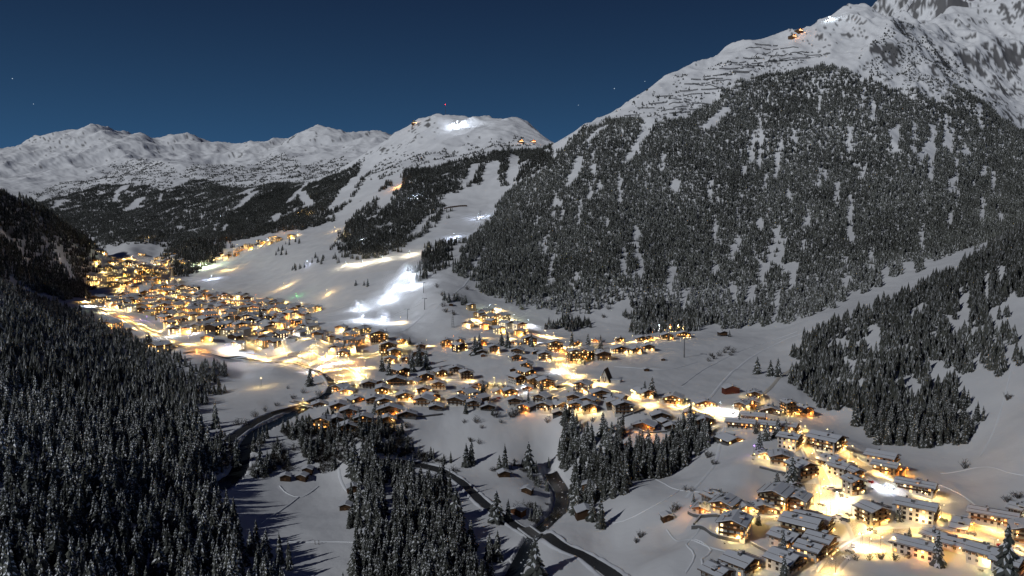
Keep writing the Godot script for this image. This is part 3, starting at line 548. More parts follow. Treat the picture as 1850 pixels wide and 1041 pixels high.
var HUTS := [
	[-157.9,-537.6,7,5,10,"left one of the two dark huts at the top of the near meadow"],
	[-147.2,-541.1,7,5,-10,"right one of the two dark huts at the top of the near meadow"],
	[-145.5,-549.7,7,5,0,"snow capped hut at the forest edge above the near meadow"],
	[-107,-518.5,8,6,20,"hut tucked against the forest wedge beside the curving track"],
	[-104.7,-484.7,7,5,0,"lone flat hut on the right half of the near meadow"],
	[-82.1,-432,6,5,10,"pale roofed hut at the edge of the forest wedge low on the meadow"],
	[-6,-555.8,8,5,15,"hut with white roof at the top of the small round meadow"],
	[10.4,-518.7,7,5,-20,"dark hut on the right of the small round meadow"],
	[3.9,-488.9,8,6,-30,"orange brown hut above the dark road"],
	[43.7,-459,11,8,5,"barn with plain white roof on the slope right of the river"],
	[51,-518.1,7,6,-10,"brown hut among the trees above the white roofed barn"],
	[85.9,-425.7,6,4,10,"tiny shed by bushes on the meadow right of the river"],
	[191.2,-680,13,8,5,"dark red barn on the plain above the road junction"],
	[0.6,-782.7,5,4,10,"tiny hut on the snowfield left of the lamp lit bend"],
	[136.2,-789,5,4,0,"tiny hut on the plain right of the chapel"],
	[163.2,-842.8,4,3,0,"tiny dark hut on the plain beside the ski lift pylon"],
	[-32,-867,5,4,0,"tiny dark hut below the orange gable"],
	[-89.4,-1151.8,6,4,0,"dark hut on the ski slope among the round bushes"]]
var CARS := [
	[170.9,-401.9,40,0,"white van parked alone in the lit yard below the parking terrace"],
	[207.5,-447.2,50,1,"red car on the main road beside the bluish roofed house"],
	[171.7,-396.1,40,2,"grey car beside the white van in the lit yard"],
	[157.6,-357,30,2,"dark car in the lamp square"],
	[229.9,-359.3,60,1,"red car on the lower lane near the right edge"],
	[223.6,-373,55,2,"grey car on the lower lane in front of the garages"],
	[149.4,-402.5,85,2,"grey car in front of the terrace walls"],
	[181.7,-439.6,80,0,"white car in the parking yard above the van"],
	[183.9,-435.7,80,2,"grey car in the parking yard above the van"],
	[221.7,-412.1,50,2,"dark car on the main road by the corner house"],
	[216.5,-439.8,50,0,"white car on the main road by the long guesthouse"],
	[153.6,-350.6,30,0,"white car at the lower side of the lamp square"],
	[-12.2,-685.9,80,1,"red car in the lit yard of the middle chalets"],
	[-15.5,-682,80,2,"dark car in the lit yard of the middle chalets"]]
var WALLS := [
	[[97.3,-424.6,103,-408.2,110.3,-395.3],1.6,"dark retaining wall under the left terrace"],
	[[94.5,-403,97.7,-375.7,106.3,-372.5,113.1,-372.6],1.8,"long dark retaining wall under the large chalet"],
	[[96,-405.6,102.2,-413.3],1.6,"short wall closing the terrace of the large chalet"],
	[[115.7,-371.5,118.9,-363,122.4,-354.5],1.4,"garden wall below the large chalet"],
	[[152.2,-474.7,159.2,-472,168.1,-468.3],1.4,"wall in front of the pink lit terrace"],
	[[153.1,-412.7,159.8,-410.7,164,-405.6],2.2,"terrace wall with openings beside the parking yard"],
	[[84.5,-613.4,94.8,-618.2,107.5,-628.1],1.5,"curved dark wall on the meadow rim"],
	[[92.3,-601.1,100.8,-587.4,117.9,-589],1.2,"low wall around the dark roofed house"],
	[[-91.1,-622.9,-73.9,-628.2,-56.8,-637.2],1.4,"low wall along the rim left of the snowy scarp"],
	[[-188.4,-695.7,-196.4,-680.2,-204.3,-658.3],2.0,"dark retaining wall beside the cleared highway"]]
var BARRIERS := [
	[410.1,-2042.4,70],
	[441.6,-2058.2,80],
	[480.3,-2072,90],
	[444,-2104.6,70],
	[482.5,-2114.7,100],
	[527.9,-2121.6,80],
	[474.5,-2145.8,60],
	[520.4,-2152.1,110],
	[558.7,-2157.2,90],
	[522.2,-2192.2,80],
	[567.9,-2194.3,110],
	[612.6,-2192.1,90],
	[497,-2180.8,70],
	[549.7,-2181.3,60],
	[432.7,-2084.7,60],
	[604.8,-2219.7,90],
	[645.1,-2227.7,70],
	[679.1,-2239.2,110],
	[719.6,-2246.1,120],
	[764.5,-2241.9,120],
	[735.7,-2273.3,130],
	[721.2,-2302.9,110],
	[716.6,-2340.7,90],
	[756,-2288.4,100],
	[797.7,-2249.4,110],
	[843,-2247,120],
	[809.8,-2285.3,110],
	[748.2,-2365.5,90],
	[788.7,-2316.7,90],
	[637.6,-2200.4,90],
	[681.5,-2274.4,80],
	[630.2,-2257.5,80],
	[404.4,-2012.7,60],
	[458.4,-2036.7,70],
	[425.9,-2015.7,60],
	[386.1,-2106,60],
	[406,-2135.1,60],
	[354,-2087.4,60],
	[307.2,-2062.1,60],
	[260.6,-2031.2,60],
	[278.3,-2059.4,50],
	[219.5,-2041.2,50],
	[202.6,-2012.9,50]]
var LAMPS_EXTRA := [
	[167.5,-359],
	[173.6,-360.8],
	[166.3,-365],
	[169.3,-408.6],
	[168.7,-422.1],
	[186.2,-427.8],
	[188.2,-447.8],
	[194.7,-474.5],
	[165.6,-619.2],
	[161.7,-610.9],
	[151,-613.6],
	[142.7,-635.5],
	[71.1,-741.1],
	[62.6,-766.6],
	[49,-793.9],
	[82.7,-726.9],
	[-166.2,-821.1],
	[-191.7,-857.7],
	[-153.8,-786.9],
	[-207.8,-874.3],
	[-179.3,-856.8],
	[-231.2,-893.3],
	[-204.3,-886.4],
	[-165.4,-762.6],
	[-203.9,-832.4],
	[-156.6,-832.5],
	[204.5,-1091.1],
	[229.1,-1079.7],
	[239.3,-1073.9],
	[218.9,-1085.7],
	[45,-1059.2],
	[55.3,-1041.3],
	[3.9,-1099.3],
	[-12,-1133.5],
	[-24.8,-1171.2],
	[-36.1,-1136.4],
	[-50.4,-1097.3],
	[-187.3,-697.3]]

const UMAX := 0.88
const NU := 880
const NV := 980
const DMIN := 62.0
const DMAX := 8600.0
var L0 := log(DMIN)
var L1 := log(DMAX)
var hm := PackedFloat32Array()
var taken := {}
var mats := {}
var meshes := {}
var rng := RandomNumberGenerator.new()
var cam: Camera3D
var lane_cells := {}


func _ready():
	rng.seed = 4711
	# ---- camera
	cam = Camera3D.new()
	cam.name = "camera"
	cam.position = Vector3(0, 150, 0)
	cam.rotation.x = -atan((520.5 - 410.0) / 1424.0)
	cam.fov = rad_to_deg(2.0 * atan(520.5 / 1424.0))
	cam.near = 5.0
	cam.far = 40000.0
	add_child(cam)
	# ---- sky, exposure
	var env := Environment.new()
	var psm := ProceduralSkyMaterial.new()
	psm.sky_top_color = Color(0.050, 0.068, 0.168)
	psm.sky_horizon_color = Color(0.225, 0.40, 0.565)
	psm.sky_curve = 0.10
	psm.ground_bottom_color = Color(0.10, 0.13, 0.18)
	psm.ground_horizon_color = Color(0.20, 0.33, 0.46)
	psm.sun_angle_max = 1.0
	var sky := Sky.new()
	sky.sky_material = psm
	env.background_mode = Environment.BG_SKY
	env.sky = sky
	env.tonemap_mode = Environment.TONE_MAPPER_LINEAR
	env.tonemap_exposure = 1.0
	env.sdfgi_enabled = true
	env.ssao_enabled = true
	env.ssil_enabled = true
	env.volumetric_fog_enabled = true
	env.volumetric_fog_density = 0.0
	var we := WorldEnvironment.new()
	we.name = "world_environment"
	we.environment = env
	add_child(we)
	# ---- the moon, behind the viewer's left shoulder
	var moon := DirectionalLight3D.new()
	moon.name = "moon"
	moon.light_color = Color(0.97, 0.985, 1.0)
	moon.light_energy = 0.48
	moon.light_angular_distance = 0.5
	moon.shadow_enabled = true
	moon.sky_mode = DirectionalLight3D.SKY_MODE_LIGHT_ONLY
	add_child(moon)
	moon.look_at_from_position(Vector3(-0.66, 0.50, 0.52) * 1000.0, Vector3.ZERO, Vector3.UP)
	make_materials()
	build_terrain()
	build_roads()
	build_forests()
	build_village()
	build_ski()
	build_small()


# ---------------------------------------------------------------- helpers
func numbered(called: String) -> String:
	if not taken.has(called):
		taken[called] = 0
		return called
	taken[called] += 1
	return "%s_%03d" % [called, taken[called]]


func tag(o: Node, label := "", category := "", group := "", kind := ""):
	if label: o.set_meta("label", label)
	if category: o.set_meta("category", category)
	if group: o.set_meta("group", group)
	if kind: o.set_meta("kind", kind)
	return o


func thing(called: String, label: String, category: String, at: Vector3, yaw := 0.0, group := "") -> Node3D:
	var o := Node3D.new()
	o.name = numbered(called)
	add_child(o)
	o.position = at
	o.rotation.y = deg_to_rad(yaw)
	tag(o, label, category, group)
	return o


func part(called: String, m: Mesh, mat: Material, parent: Node, at := Vector3.ZERO, scl := Vector3.ONE, yaw := 0.0) -> MeshInstance3D:
	var o := MeshInstance3D.new()
	o.name = called
	o.mesh = m
	if mat: o.material_override = mat
	parent.add_child(o, true)
	o.position = at
	if scl != Vector3.ONE: o.scale = scl
	if yaw != 0.0: o.rotation.y = yaw
	return o


func top_mesh(called: String, m: Mesh, mat: Material) -> MeshInstance3D:
	var o := MeshInstance3D.new()
	o.name = numbered(called)
	o.mesh = m
	if mat: o.material_override = mat
	add_child(o)
	return o


func mat(called: String, c: Color, rough := 0.8, spec := 0.3) -> StandardMaterial3D:
	var m := StandardMaterial3D.new()
	m.resource_name = called
	m.albedo_color = c.linear_to_srgb()
	m.roughness = rough
	m.metallic_specular = spec
	mats[called] = m
	return m


func glow(called: String, c: Color, e: float) -> StandardMaterial3D:
	var m := mat(called, Color(0.5, 0.45, 0.35), 0.4)
	m.emission_enabled = true
	m.emission = c
	m.emission_energy_multiplier = e
	return m


func make_materials():
	var snow := mat("snow", Color(1, 1, 1), 0.85, 0.25)
	snow.vertex_color_use_as_albedo = true
	var fn := FastNoiseLite.new()
	fn.seed = 5
	fn.frequency = 0.012
	fn.fractal_octaves = 5
	var nt := NoiseTexture2D.new()
	nt.width = 512
	nt.height = 512
	nt.seamless = true
	nt.as_normal_map = true
	nt.bump_strength = 3.0
	nt.noise = fn
	snow.normal_enabled = true
	snow.normal_texture = nt
	snow.normal_scale = 0.5
	snow.uv1_triplanar = true
	snow.uv1_world_triplanar = true
	snow.uv1_scale = Vector3.ONE / 37.0
	var rs := mat("roof_snow", Color(0.56, 0.57, 0.60), 0.9, 0.25)
	rs.normal_enabled = true
	rs.normal_texture = nt
	rs.normal_scale = 0.5
	rs.uv1_triplanar = true
	rs.uv1_world_triplanar = true
	rs.uv1_scale = Vector3.ONE / 9.0
	# packed, sanded snow of the streets
	var ft := FastNoiseLite.new()
	ft.seed = 9
	ft.frequency = 0.02
	ft.fractal_octaves = 4
	var ct := NoiseTexture2D.new()
	ct.width = 512
	ct.height = 512
	ct.seamless = true
	ct.noise = ft
	var g := Gradient.new()
	g.set_color(0, Color(0.62, 0.58, 0.52))
	g.set_color(1, Color(0.86, 0.85, 0.83))
	ct.color_ramp = g
	var sr := mat("snowroad", Color(1, 1, 1), 0.8)
	sr.albedo_texture = ct
	sr.uv1_triplanar = true
	sr.uv1_world_triplanar = true
	sr.uv1_scale = Vector3.ONE / 11.0
	var sp := mat("snowpath", Color(0.74, 0.75, 0.77), 0.85)
	var at := NoiseTexture2D.new()
	at.width = 256
	at.height = 256
	at.seamless = true
	at.noise = ft
	var g2 := Gradient.new()
	g2.set_color(0, Color(0.16, 0.16, 0.165))
	g2.set_color(1, Color(0.27, 0.27, 0.27))
	at.color_ramp = g2
	var asp := mat("asphalt", Color(1, 1, 1), 0.55)
	asp.albedo_texture = at
	asp.uv1_triplanar = true
	asp.uv1_world_triplanar = true
	asp.uv1_scale = Vector3.ONE / 8.0
	var wat := mat("water", Color(0.012, 0.014, 0.015), 0.25)
	wat.normal_enabled = true
	wat.normal_texture = nt
	wat.normal_scale = 0.6
	wat.uv1_triplanar = true
	wat.uv1_world_triplanar = true
	wat.uv1_scale = Vector3.ONE / 6.0
	var tree := mat("foliage", Color(1, 1, 1), 0.9, 0.1)
	tree.vertex_color_use_as_albedo = true
	mat("needles", Color(0.030, 0.032, 0.026), 0.9, 0.1)
	mat("tree_snow", Color(0.62, 0.64, 0.67), 0.9, 0.2)
	mat("bark", Color(0.05, 0.038, 0.03), 0.9, 0.1)
	# walls with a fine plaster / board grain
	var pn := NoiseTexture2D.new()
	pn.width = 256
	pn.height = 256
	pn.seamless = true
	var pf := FastNoiseLite.new()
	pf.seed = 21
	pf.frequency = 0.03
	pf.fractal_octaves = 4
	pn.noise = pf
	var pg := Gradient.new()
	pg.set_color(0, Color(0.80, 0.80, 0.80))
	pg.set_color(1, Color(1, 1, 1))
	pn.color_ramp = pg
	for d in [["plaster_white", Color(0.66, 0.63, 0.57)], ["plaster_cream", Color(0.60, 0.50, 0.33)], ["plaster_ochre", Color(0.55, 0.38, 0.18)], ["timber_dark", Color(0.085, 0.05, 0.03)], ["timber_mid", Color(0.17, 0.095, 0.05)], ["timber_warm", Color(0.28, 0.15, 0.07)], ["barn_red", Color(0.14, 0.045, 0.03)], ["hut_orange", Color(0.22, 0.09, 0.04)], ["concrete", Color(0.16, 0.155, 0.15)]]:
		var m := mat(d[0], d[1], 0.85, 0.2)
		m.albedo_texture = pn
		m.uv1_triplanar = true
		m.uv1_scale = Vector3(0.12, 0.9, 0.12) if String(d[0]).begins_with("timber") else Vector3.ONE * 0.25
	mat("eaves", Color(0.07, 0.045, 0.03), 0.8)
	mat("frame_white", Color(0.6, 0.58, 0.54), 0.6)
	mat("frame_brown", Color(0.10, 0.055, 0.03), 0.6)
	mat("steel", Color(0.09, 0.092, 0.095), 0.5)
	mat("lamp_pole", Color(0.12, 0.12, 0.12), 0.5)
	mat("dark_glass", Color(0.02, 0.022, 0.026), 0.08, 0.6)
	mat("rock", Color(0.10, 0.095, 0.09), 0.9)
	mat("car_white", Color(0.7, 0.7, 0.7), 0.3)
	mat("car_red", Color(0.35, 0.02, 0.02), 0.3)
	mat("car_grey", Color(0.12, 0.125, 0.13), 0.3)
	mat("tyre", Color(0.02, 0.02, 0.02), 0.9)
	glow("window_warm", Color(1.0, 0.80, 0.48), 2.8)
	glow("window_amber", Color(1.0, 0.68, 0.32), 1.9)
	glow("window_pale", Color(1.0, 0.90, 0.70), 2.6)
	glow("window_dim", Color(1.0, 0.66, 0.30), 0.45)
	glow("lamp_glow", Color(1.0, 0.88, 0.62), 30.0)
	glow("lamp_white", Color(0.86, 0.93, 1.0), 45.0)
	glow("lamp_orange", Color(1.0, 0.55, 0.12), 26.0)
	glow("lamp_red", Color(1.0, 0.05, 0.04), 30.0)
	glow("lamp_green", Color(0.35, 1.0, 0.4), 20.0)
	glow("lamp_violet", Color(0.7, 0.5, 1.0), 26.0)
	glow("chain_glow", Color(1.0, 0.84, 0.55), 5.0)
	glow("star_glow", Color(0.85, 0.93, 1.0), 0.9)
	var box := BoxMesh.new()
	box.size = Vector3.ONE
	meshes.box = box
	var ball := SphereMesh.new()
	ball.radius = 0.5
	ball.height = 1.0
	ball.radial_segments = 10
	ball.rings = 6
	meshes.ball = ball
	var cyl := CylinderMesh.new()
	cyl.top_radius = 0.5
	cyl.bottom_radius = 0.5
	cyl.height = 1.0
	cyl.radial_segments = 8
	cyl.rings = 1
	meshes.cyl = cyl
	var taper := CylinderMesh.new()
	taper.top_radius = 0.28
	taper.bottom_radius = 0.5
	taper.height = 1.0
	taper.radial_segments = 8
	taper.rings = 1
	meshes.taper = taper


# ---------------------------------------------------------------- terrain
func cat(a: float, b: float, c: float, d: float, t: float) -> float:
	return b + 0.5 * t * (c - a + t * (2.0 * a - 5.0 * b + 4.0 * c - d + t * (3.0 * (b - c) + d - a)))


func build_terrain():
	var n := CX.size()
	var cu := PackedFloat32Array()
	var cv := PackedFloat32Array()
	for i in n:
		cu.append(CX[i] / -CZ[i])
		cv.append(log(-CZ[i]) * 0.6)
	var gu := 92
	var gv := 128
	var coarse := PackedFloat32Array()
	coarse.resize(gu * gv)
	var k0 := CW[n]
	var k1 := CW[n + 1]
	var k2 := CW[n + 2]
	for j in gv:
		var v := (L0 + (L1 - L0) * (j - 1.0) / (gv - 3.0)) * 0.6
		var dv2 := PackedFloat32Array()
		for i in n:
			dv2.append((v - cv[i]) * (v - cv[i]) + 0.0009)
		for i in gu:
			var u := UMAX * (2.0 * (i - 1.0) / (gu - 3.0) - 1.0)
			var s := k0 + k1 * u + k2 * v
			for k in n:
				var q := u - cu[k]
				s += CW[k] * sqrt(q * q + dv2[k])
			coarse[j * gu + i] = s
	# finer in u
	var wide := PackedFloat32Array()
	wide.resize(gv * NU)
	for i in NU:
		var f := 1.0 + float(i) / (NU - 1) * (gu - 3.0)
		var b := mini(int(f), gu - 3)
		var t := f - b
		for j in gv:
			var o := j * gu + b
			wide[j * NU + i] = cat(coarse[o - 1], coarse[o], coarse[o + 1], coarse[o + 2], t)
	var rid := FastNoiseLite.new()
	rid.seed = 31
	rid.noise_type = FastNoiseLite.TYPE_SIMPLEX_SMOOTH
	rid.fractal_type = FastNoiseLite.FRACTAL_RIDGED
	rid.frequency = 1.0 / 520.0
	rid.fractal_octaves = 6
	rid.fractal_gain = 0.43
	var far_n := FastNoiseLite.new()
	far_n.seed = 90
	far_n.noise_type = FastNoiseLite.TYPE_SIMPLEX_SMOOTH
	far_n.fractal_type = FastNoiseLite.FRACTAL_RIDGED
	far_n.frequency = 1.0 / 900.0
	far_n.fractal_octaves = 5
	far_n.fractal_gain = 0.42
	var fbm := FastNoiseLite.new()
	fbm.seed = 12
	fbm.frequency = 1.0 / 60.0
	fbm.fractal_octaves = 4
	hm.resize(NU * NV)
	for j in NV:
		var d := dist_of(j)
		var f := 1.0 + (log(d) - L0) / (L1 - L0) * (gv - 3.0)
		var b := mini(int(f), gv - 3)
		var t := f - b
		for i in NU:
			var x := UMAX * (2.0 * i / (NU - 1.0) - 1.0) * d
			var o := b * NU + i
			var e := cat(wide[o - NU], wide[o], wide[o + NU], wide[o + 2 * NU], t)
			if e > 40.0:
				var a := smoothstep(40.0, 900.0, e) * 62.0 * smoothstep(500.0, 1500.0, d)
				if d > 3900.0 and x < 0.36 * d:
					a *= lerpf(1.0, 0.35, smoothstep(3900.0, 5000.0, d))
				if d > 3000.0 and x > 0.36 * d:
					a *= 2.4
				e += a * (rid.get_noise_2d(x, -d) - 0.05)
				if d > 4000.0:
					e += 62.0 * smoothstep(4000.0, 5500.0, d) * (far_n.get_noise_2d(x, -d * 0.8) + 0.14 * far_n.get_noise_2d(x * 3.1 + 50.0, -d * 1.7))
			if d > 1750.0 and d < 3000.0 and x > 0.40 * d and e > 380.0:
				e += 20.0 * smoothstep(380.0, 520.0, e) * (1.0 - smoothstep(2700.0, 3000.0, d)) * smoothstep(0.40, 0.46, x / d) * rid.get_noise_2d(x * 3.0 + 99.0, -d * 1.6)
			e += fbm.get_noise_2d(x, -d) * (0.7 + 0.0006 * d)
			hm[j * NU + i] = e
	# carve the stream and river beds
	for s in [[RIVER, 9.0, 2.2], [STREAM, 8.0, 2.0]]:
		carve(s[0], s[1], s[2])
	# four sheets that share their borders
	var ja := row_of(1120.0)
	var jb := row_of(3900.0)
	var ic := int(NU * 0.5)
	sheet("valley_ground", "snow covered valley floor and near slopes", 0, ja, 0, NU - 1)
	sheet("ski_slopes", "snow covered ski slopes and domed mountain behind the town", ja, jb, 0, ic)
	sheet("steep_mountain", "steep forested mountainside with snowy top at right", ja, jb, ic, NU - 1)
	sheet("far_peaks", "distant snowy peaks", jb, NV - 1, 0, NU - 1)


# rows of the ground's mesh: closest together over the mountain faces
const ROW_T := [0.0, 0.40, 0.86, 1.0]
const ROW_D := [62.0, 1100.0, 4300.0, 8600.0]


func dist_of(j: int) -> float:
	var t := j / (NV - 1.0)
	for k in 3:
		if t <= ROW_T[k + 1] or k == 2:
			return ROW_D[k] * pow(ROW_D[k + 1] / ROW_D[k], (t - ROW_T[k]) / (ROW_T[k + 1] - ROW_T[k]))
	return DMAX


func row_at(d: float) -> float:
	for k in 3:
		if d <= ROW_D[k + 1] or k == 2:
			return (ROW_T[k] + (ROW_T[k + 1] - ROW_T[k]) * log(d / ROW_D[k]) / log(ROW_D[k + 1] / ROW_D[k])) * (NV - 1)
	return NV - 1.0


func row_of(d: float) -> int:
	return int(row_at(d))


func carve(line: Array, half: float, depth: float):
	var pts := smooth_line(line, 4.0)
	for p in pts:
		var d: float = -p.y
		var fj := row_at(d)
		var fi: float = (p.x / d / UMAX + 1.0) * 0.5 * (NU - 1)
		var rj := int(ceil(row_at(d + half * 1.8) - fj))
		var ri := int(ceil(half * 1.8 / (d * 2.0 * UMAX / (NU - 1))))
		for j in range(int(fj) - rj, int(fj) + rj + 2):
			for i in range(int(fi) - ri, int(fi) + ri + 2):
				if j < 0 or i < 0 or j >= NV or i >= NU or lane_cells.has(j * NU + i):
					continue
				var dd := dist_of(j)
				var x := UMAX * (2.0 * i / (NU - 1.0) - 1.0) * dd
				var r := Vector2(x, -dd).distance_to(p)
				if r < half * 0.75:
					lane_cells[j * NU + i] = true
	for k in lane_cells:
		hm[k] -= depth
	lane_cells.clear()


func sheet(called: String, label: String, j0: int, j1: int, i0: int, i1: int):
	var nj := j1 - j0 + 1
	var ni := i1 - i0 + 1
	var vs := PackedVector3Array()
	var ns := PackedVector3Array()
	var cs := PackedColorArray()
	vs.resize(nj * ni)
	ns.resize(nj * ni)
	cs.resize(nj * ni)
	var rn := FastNoiseLite.new()
	rn.seed = 77
	rn.frequency = 1.0 / 42.0
	rn.fractal_octaves = 5
	var sn := FastNoiseLite.new()
	sn.seed = 3
	sn.frequency = 1.0 / 45.0
	sn.fractal_octaves = 4
	for j in range(j0, j1 + 1):
		var d := dist_of(j)
		var ju := mini(j + 1, NV - 1)
		var jd := maxi(j - 1, 0)
		var dz := dist_of(ju) - dist_of(jd)
		for i in range(i0, i1 + 1):
			var u := UMAX * (2.0 * i / (NU - 1.0) - 1.0)
			var x := u * d
			var h := hm[j * NU + i]
			var iu := mini(i + 1, NU - 1)
			var id := maxi(i - 1, 0)
			var dx := d * UMAX * 2.0 * (iu - id) / (NU - 1.0)
			var hx := (hm[j * NU + iu] - hm[j * NU + id]) / dx
			# along the ray of constant u the point moves sideways too
			var hd := (hm[ju * NU + i] - hm[jd * NU + i]) / dz - hx * u
			var nrm := Vector3(-hx, 1.0, hd).normalized()
			var k := (j - j0) * ni + i - i0
			vs[k] = Vector3(x, h, -d)
			ns[k] = nrm
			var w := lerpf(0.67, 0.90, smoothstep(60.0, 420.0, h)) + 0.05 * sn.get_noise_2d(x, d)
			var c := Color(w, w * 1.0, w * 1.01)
			if h > 130.0:
				var steep := 1.0 - nrm.y
				var lim := 0.36 + 0.30 * rn.get_noise_2d(x * 1.7, d * 1.7 + h * 1.1) + 0.16 * rn.get_noise_2d(x * 0.4, d * 0.4)
				if d > 3400.0 and u < 0.2:
					lim -= 0.06
				if u > 0.05:
					lim += 0.04 if d < 3000.0 else 0.2
				var r := smoothstep(lim, lim + 0.018, steep)
				c = c.lerp(Color(0.105, 0.10, 0.10), r * 0.9)
			cs[k] = c
	var idx := PackedInt32Array()
	idx.resize((nj - 1) * (ni - 1) * 6)
	var q := 0
	for j in nj - 1:
		for i in ni - 1:
			var a := j * ni + i
			idx[q] = a
			idx[q + 1] = a + ni
			idx[q + 2] = a + 1
			idx[q + 3] = a + 1
			idx[q + 4] = a + ni
			idx[q + 5] = a + ni + 1
			q += 6
	var arr := []
	arr.resize(Mesh.ARRAY_MAX)
	arr[Mesh.ARRAY_VERTEX] = vs
	arr[Mesh.ARRAY_NORMAL] = ns
	arr[Mesh.ARRAY_COLOR] = cs
	arr[Mesh.ARRAY_INDEX] = idx
	var m := ArrayMesh.new()
	m.add_surface_from_arrays(Mesh.PRIMITIVE_TRIANGLES, arr)
	tag(top_mesh(called, m, mats.snow), label, "", "", "structure")


func ground(x: float, z: float) -> float:
	var d := maxf(-z, DMIN)
	var fj := clampf(row_at(d), 0, NV - 1.001)
	var fi := clampf((x / d / UMAX + 1.0) * 0.5 * (NU - 1), 0, NU - 1.001)
	var j := int(fj)
	var i := int(fi)
	var a := fj - j
	var b := fi - i
	var o := j * NU + i
	return lerpf(lerpf(hm[o], hm[o + 1], b), lerpf(hm[o + NU], hm[o + NU + 1], b), a)


func on(x: float, z: float, up := 0.0) -> Vector3:
	return Vector3(x, ground(x, z) + up, z)


func seen(p: Vector3, margin := 0.0) -> bool:
	var q := cam.transform.affine_inverse() * p
	if q.z > -5.0: return false
	var a := -q.x / q.z * 1424.0
	var b := -q.y / q.z * 1424.0
	return absf(a) < 925.0 + margin and absf(b) < 520.0 + margin


# ---------------------------------------------------------------- strips
func smooth_line(flat: Array, step: float) -> PackedVector2Array:
	var p := PackedVector2Array()
	for i in range(0, flat.size(), 2):
		p.append(Vector2(flat[i], flat[i + 1]))
	var out := PackedVector2Array()
	for i in p.size() - 1:
		var a := p[maxi(i - 1, 0)]
		var b := p[i]
		var c := p[i + 1]
		var d := p[mini(i + 2, p.size() - 1)]
		var m := maxi(1, int(b.distance_to(c) / step))
		for k in m:
			out.append(b.cubic_interpolate(c, a, d, float(k) / m))
	out.append(p[p.size() - 1])
	return out


func strip_mesh(pts: PackedVector2Array, half: float, lift: float, bank := 0.0) -> ArrayMesh:
	var st := SurfaceTool.new()
	st.begin(Mesh.PRIMITIVE_TRIANGLES)
	var cols := [-1.0, -0.5, 0.0, 0.5, 1.0]
	var n := pts.size()
	for i in n:
		var t := (pts[mini(i + 1, n - 1)] - pts[maxi(i - 1, 0)]).normalized()
		var s := Vector2(-t.y, t.x)
		var hc := ground(pts[i].x, pts[i].y)
		for c in cols:
			var q: Vector2 = pts[i] + s * half * c
			var h := maxf(ground(q.x, q.y), lerpf(ground(q.x, q.y), hc, 0.7))
			st.set_uv(q * 0.1)
			st.add_vertex(Vector3(q.x, h + lift - (bank if absf(c) == 1.0 else 0.0), q.y))
	for i in n - 1:
		for k in 4:
			var a := i * 5 + k
			for v in [a, a + 1, a + 5, a + 1, a + 6, a + 5]:
				st.add_index(v)
	st.generate_normals()
	return fix_up(st.commit())


func bank_mesh(pts: PackedVector2Array, off: float, half: float, tall: float) -> ArrayMesh:
	var st := SurfaceTool.new()
	st.begin(Mesh.PRIMITIVE_TRIANGLES)
	var n := pts.size()
	for i in n:
		var t := (pts[mini(i + 1, n - 1)] - pts[maxi(i - 1, 0)]).normalized()
		var s := Vector2(-t.y, t.x)
		var k := rng.randf_range(0.35, 1.25)
		for c in [-1.0, -0.35, 0.3, 1.0]:
			var q: Vector2 = pts[i] + s * (off + half * c * rng.randf_range(0.85, 1.15))
			st.add_vertex(on(q.x, q.y, (-0.3 if absf(c) == 1.0 else tall * k)))
	for i in n - 1:
		for k in 3:
			var a := i * 4 + k
			for v in [a, a + 1, a + 4, a + 1, a + 5, a + 4]:
				st.add_index(v)
	st.generate_normals()
	return fix_up(st.commit())


# turns a sheet's faces so that they look upwards
func fix_up(m: ArrayMesh) -> ArrayMesh:
	var arr := m.surface_get_arrays(0)
	var ns: PackedVector3Array = arr[Mesh.ARRAY_NORMAL]
	var s := 0.0
	for v in ns:
		s += v.y
	if s >= 0.0:
		return m
	for i in ns.size():
		ns[i] = -ns[i]
	arr[Mesh.ARRAY_NORMAL] = ns
	var ix: PackedInt32Array = arr[Mesh.ARRAY_INDEX]
	for i in range(0, ix.size(), 3):
		var t := ix[i]
		ix[i] = ix[i + 1]
		ix[i + 1] = t
	arr[Mesh.ARRAY_INDEX] = ix
	var o := ArrayMesh.new()
	o.add_surface_from_arrays(Mesh.PRIMITIVE_TRIANGLES, arr)
	return o


var lamp_spots := []


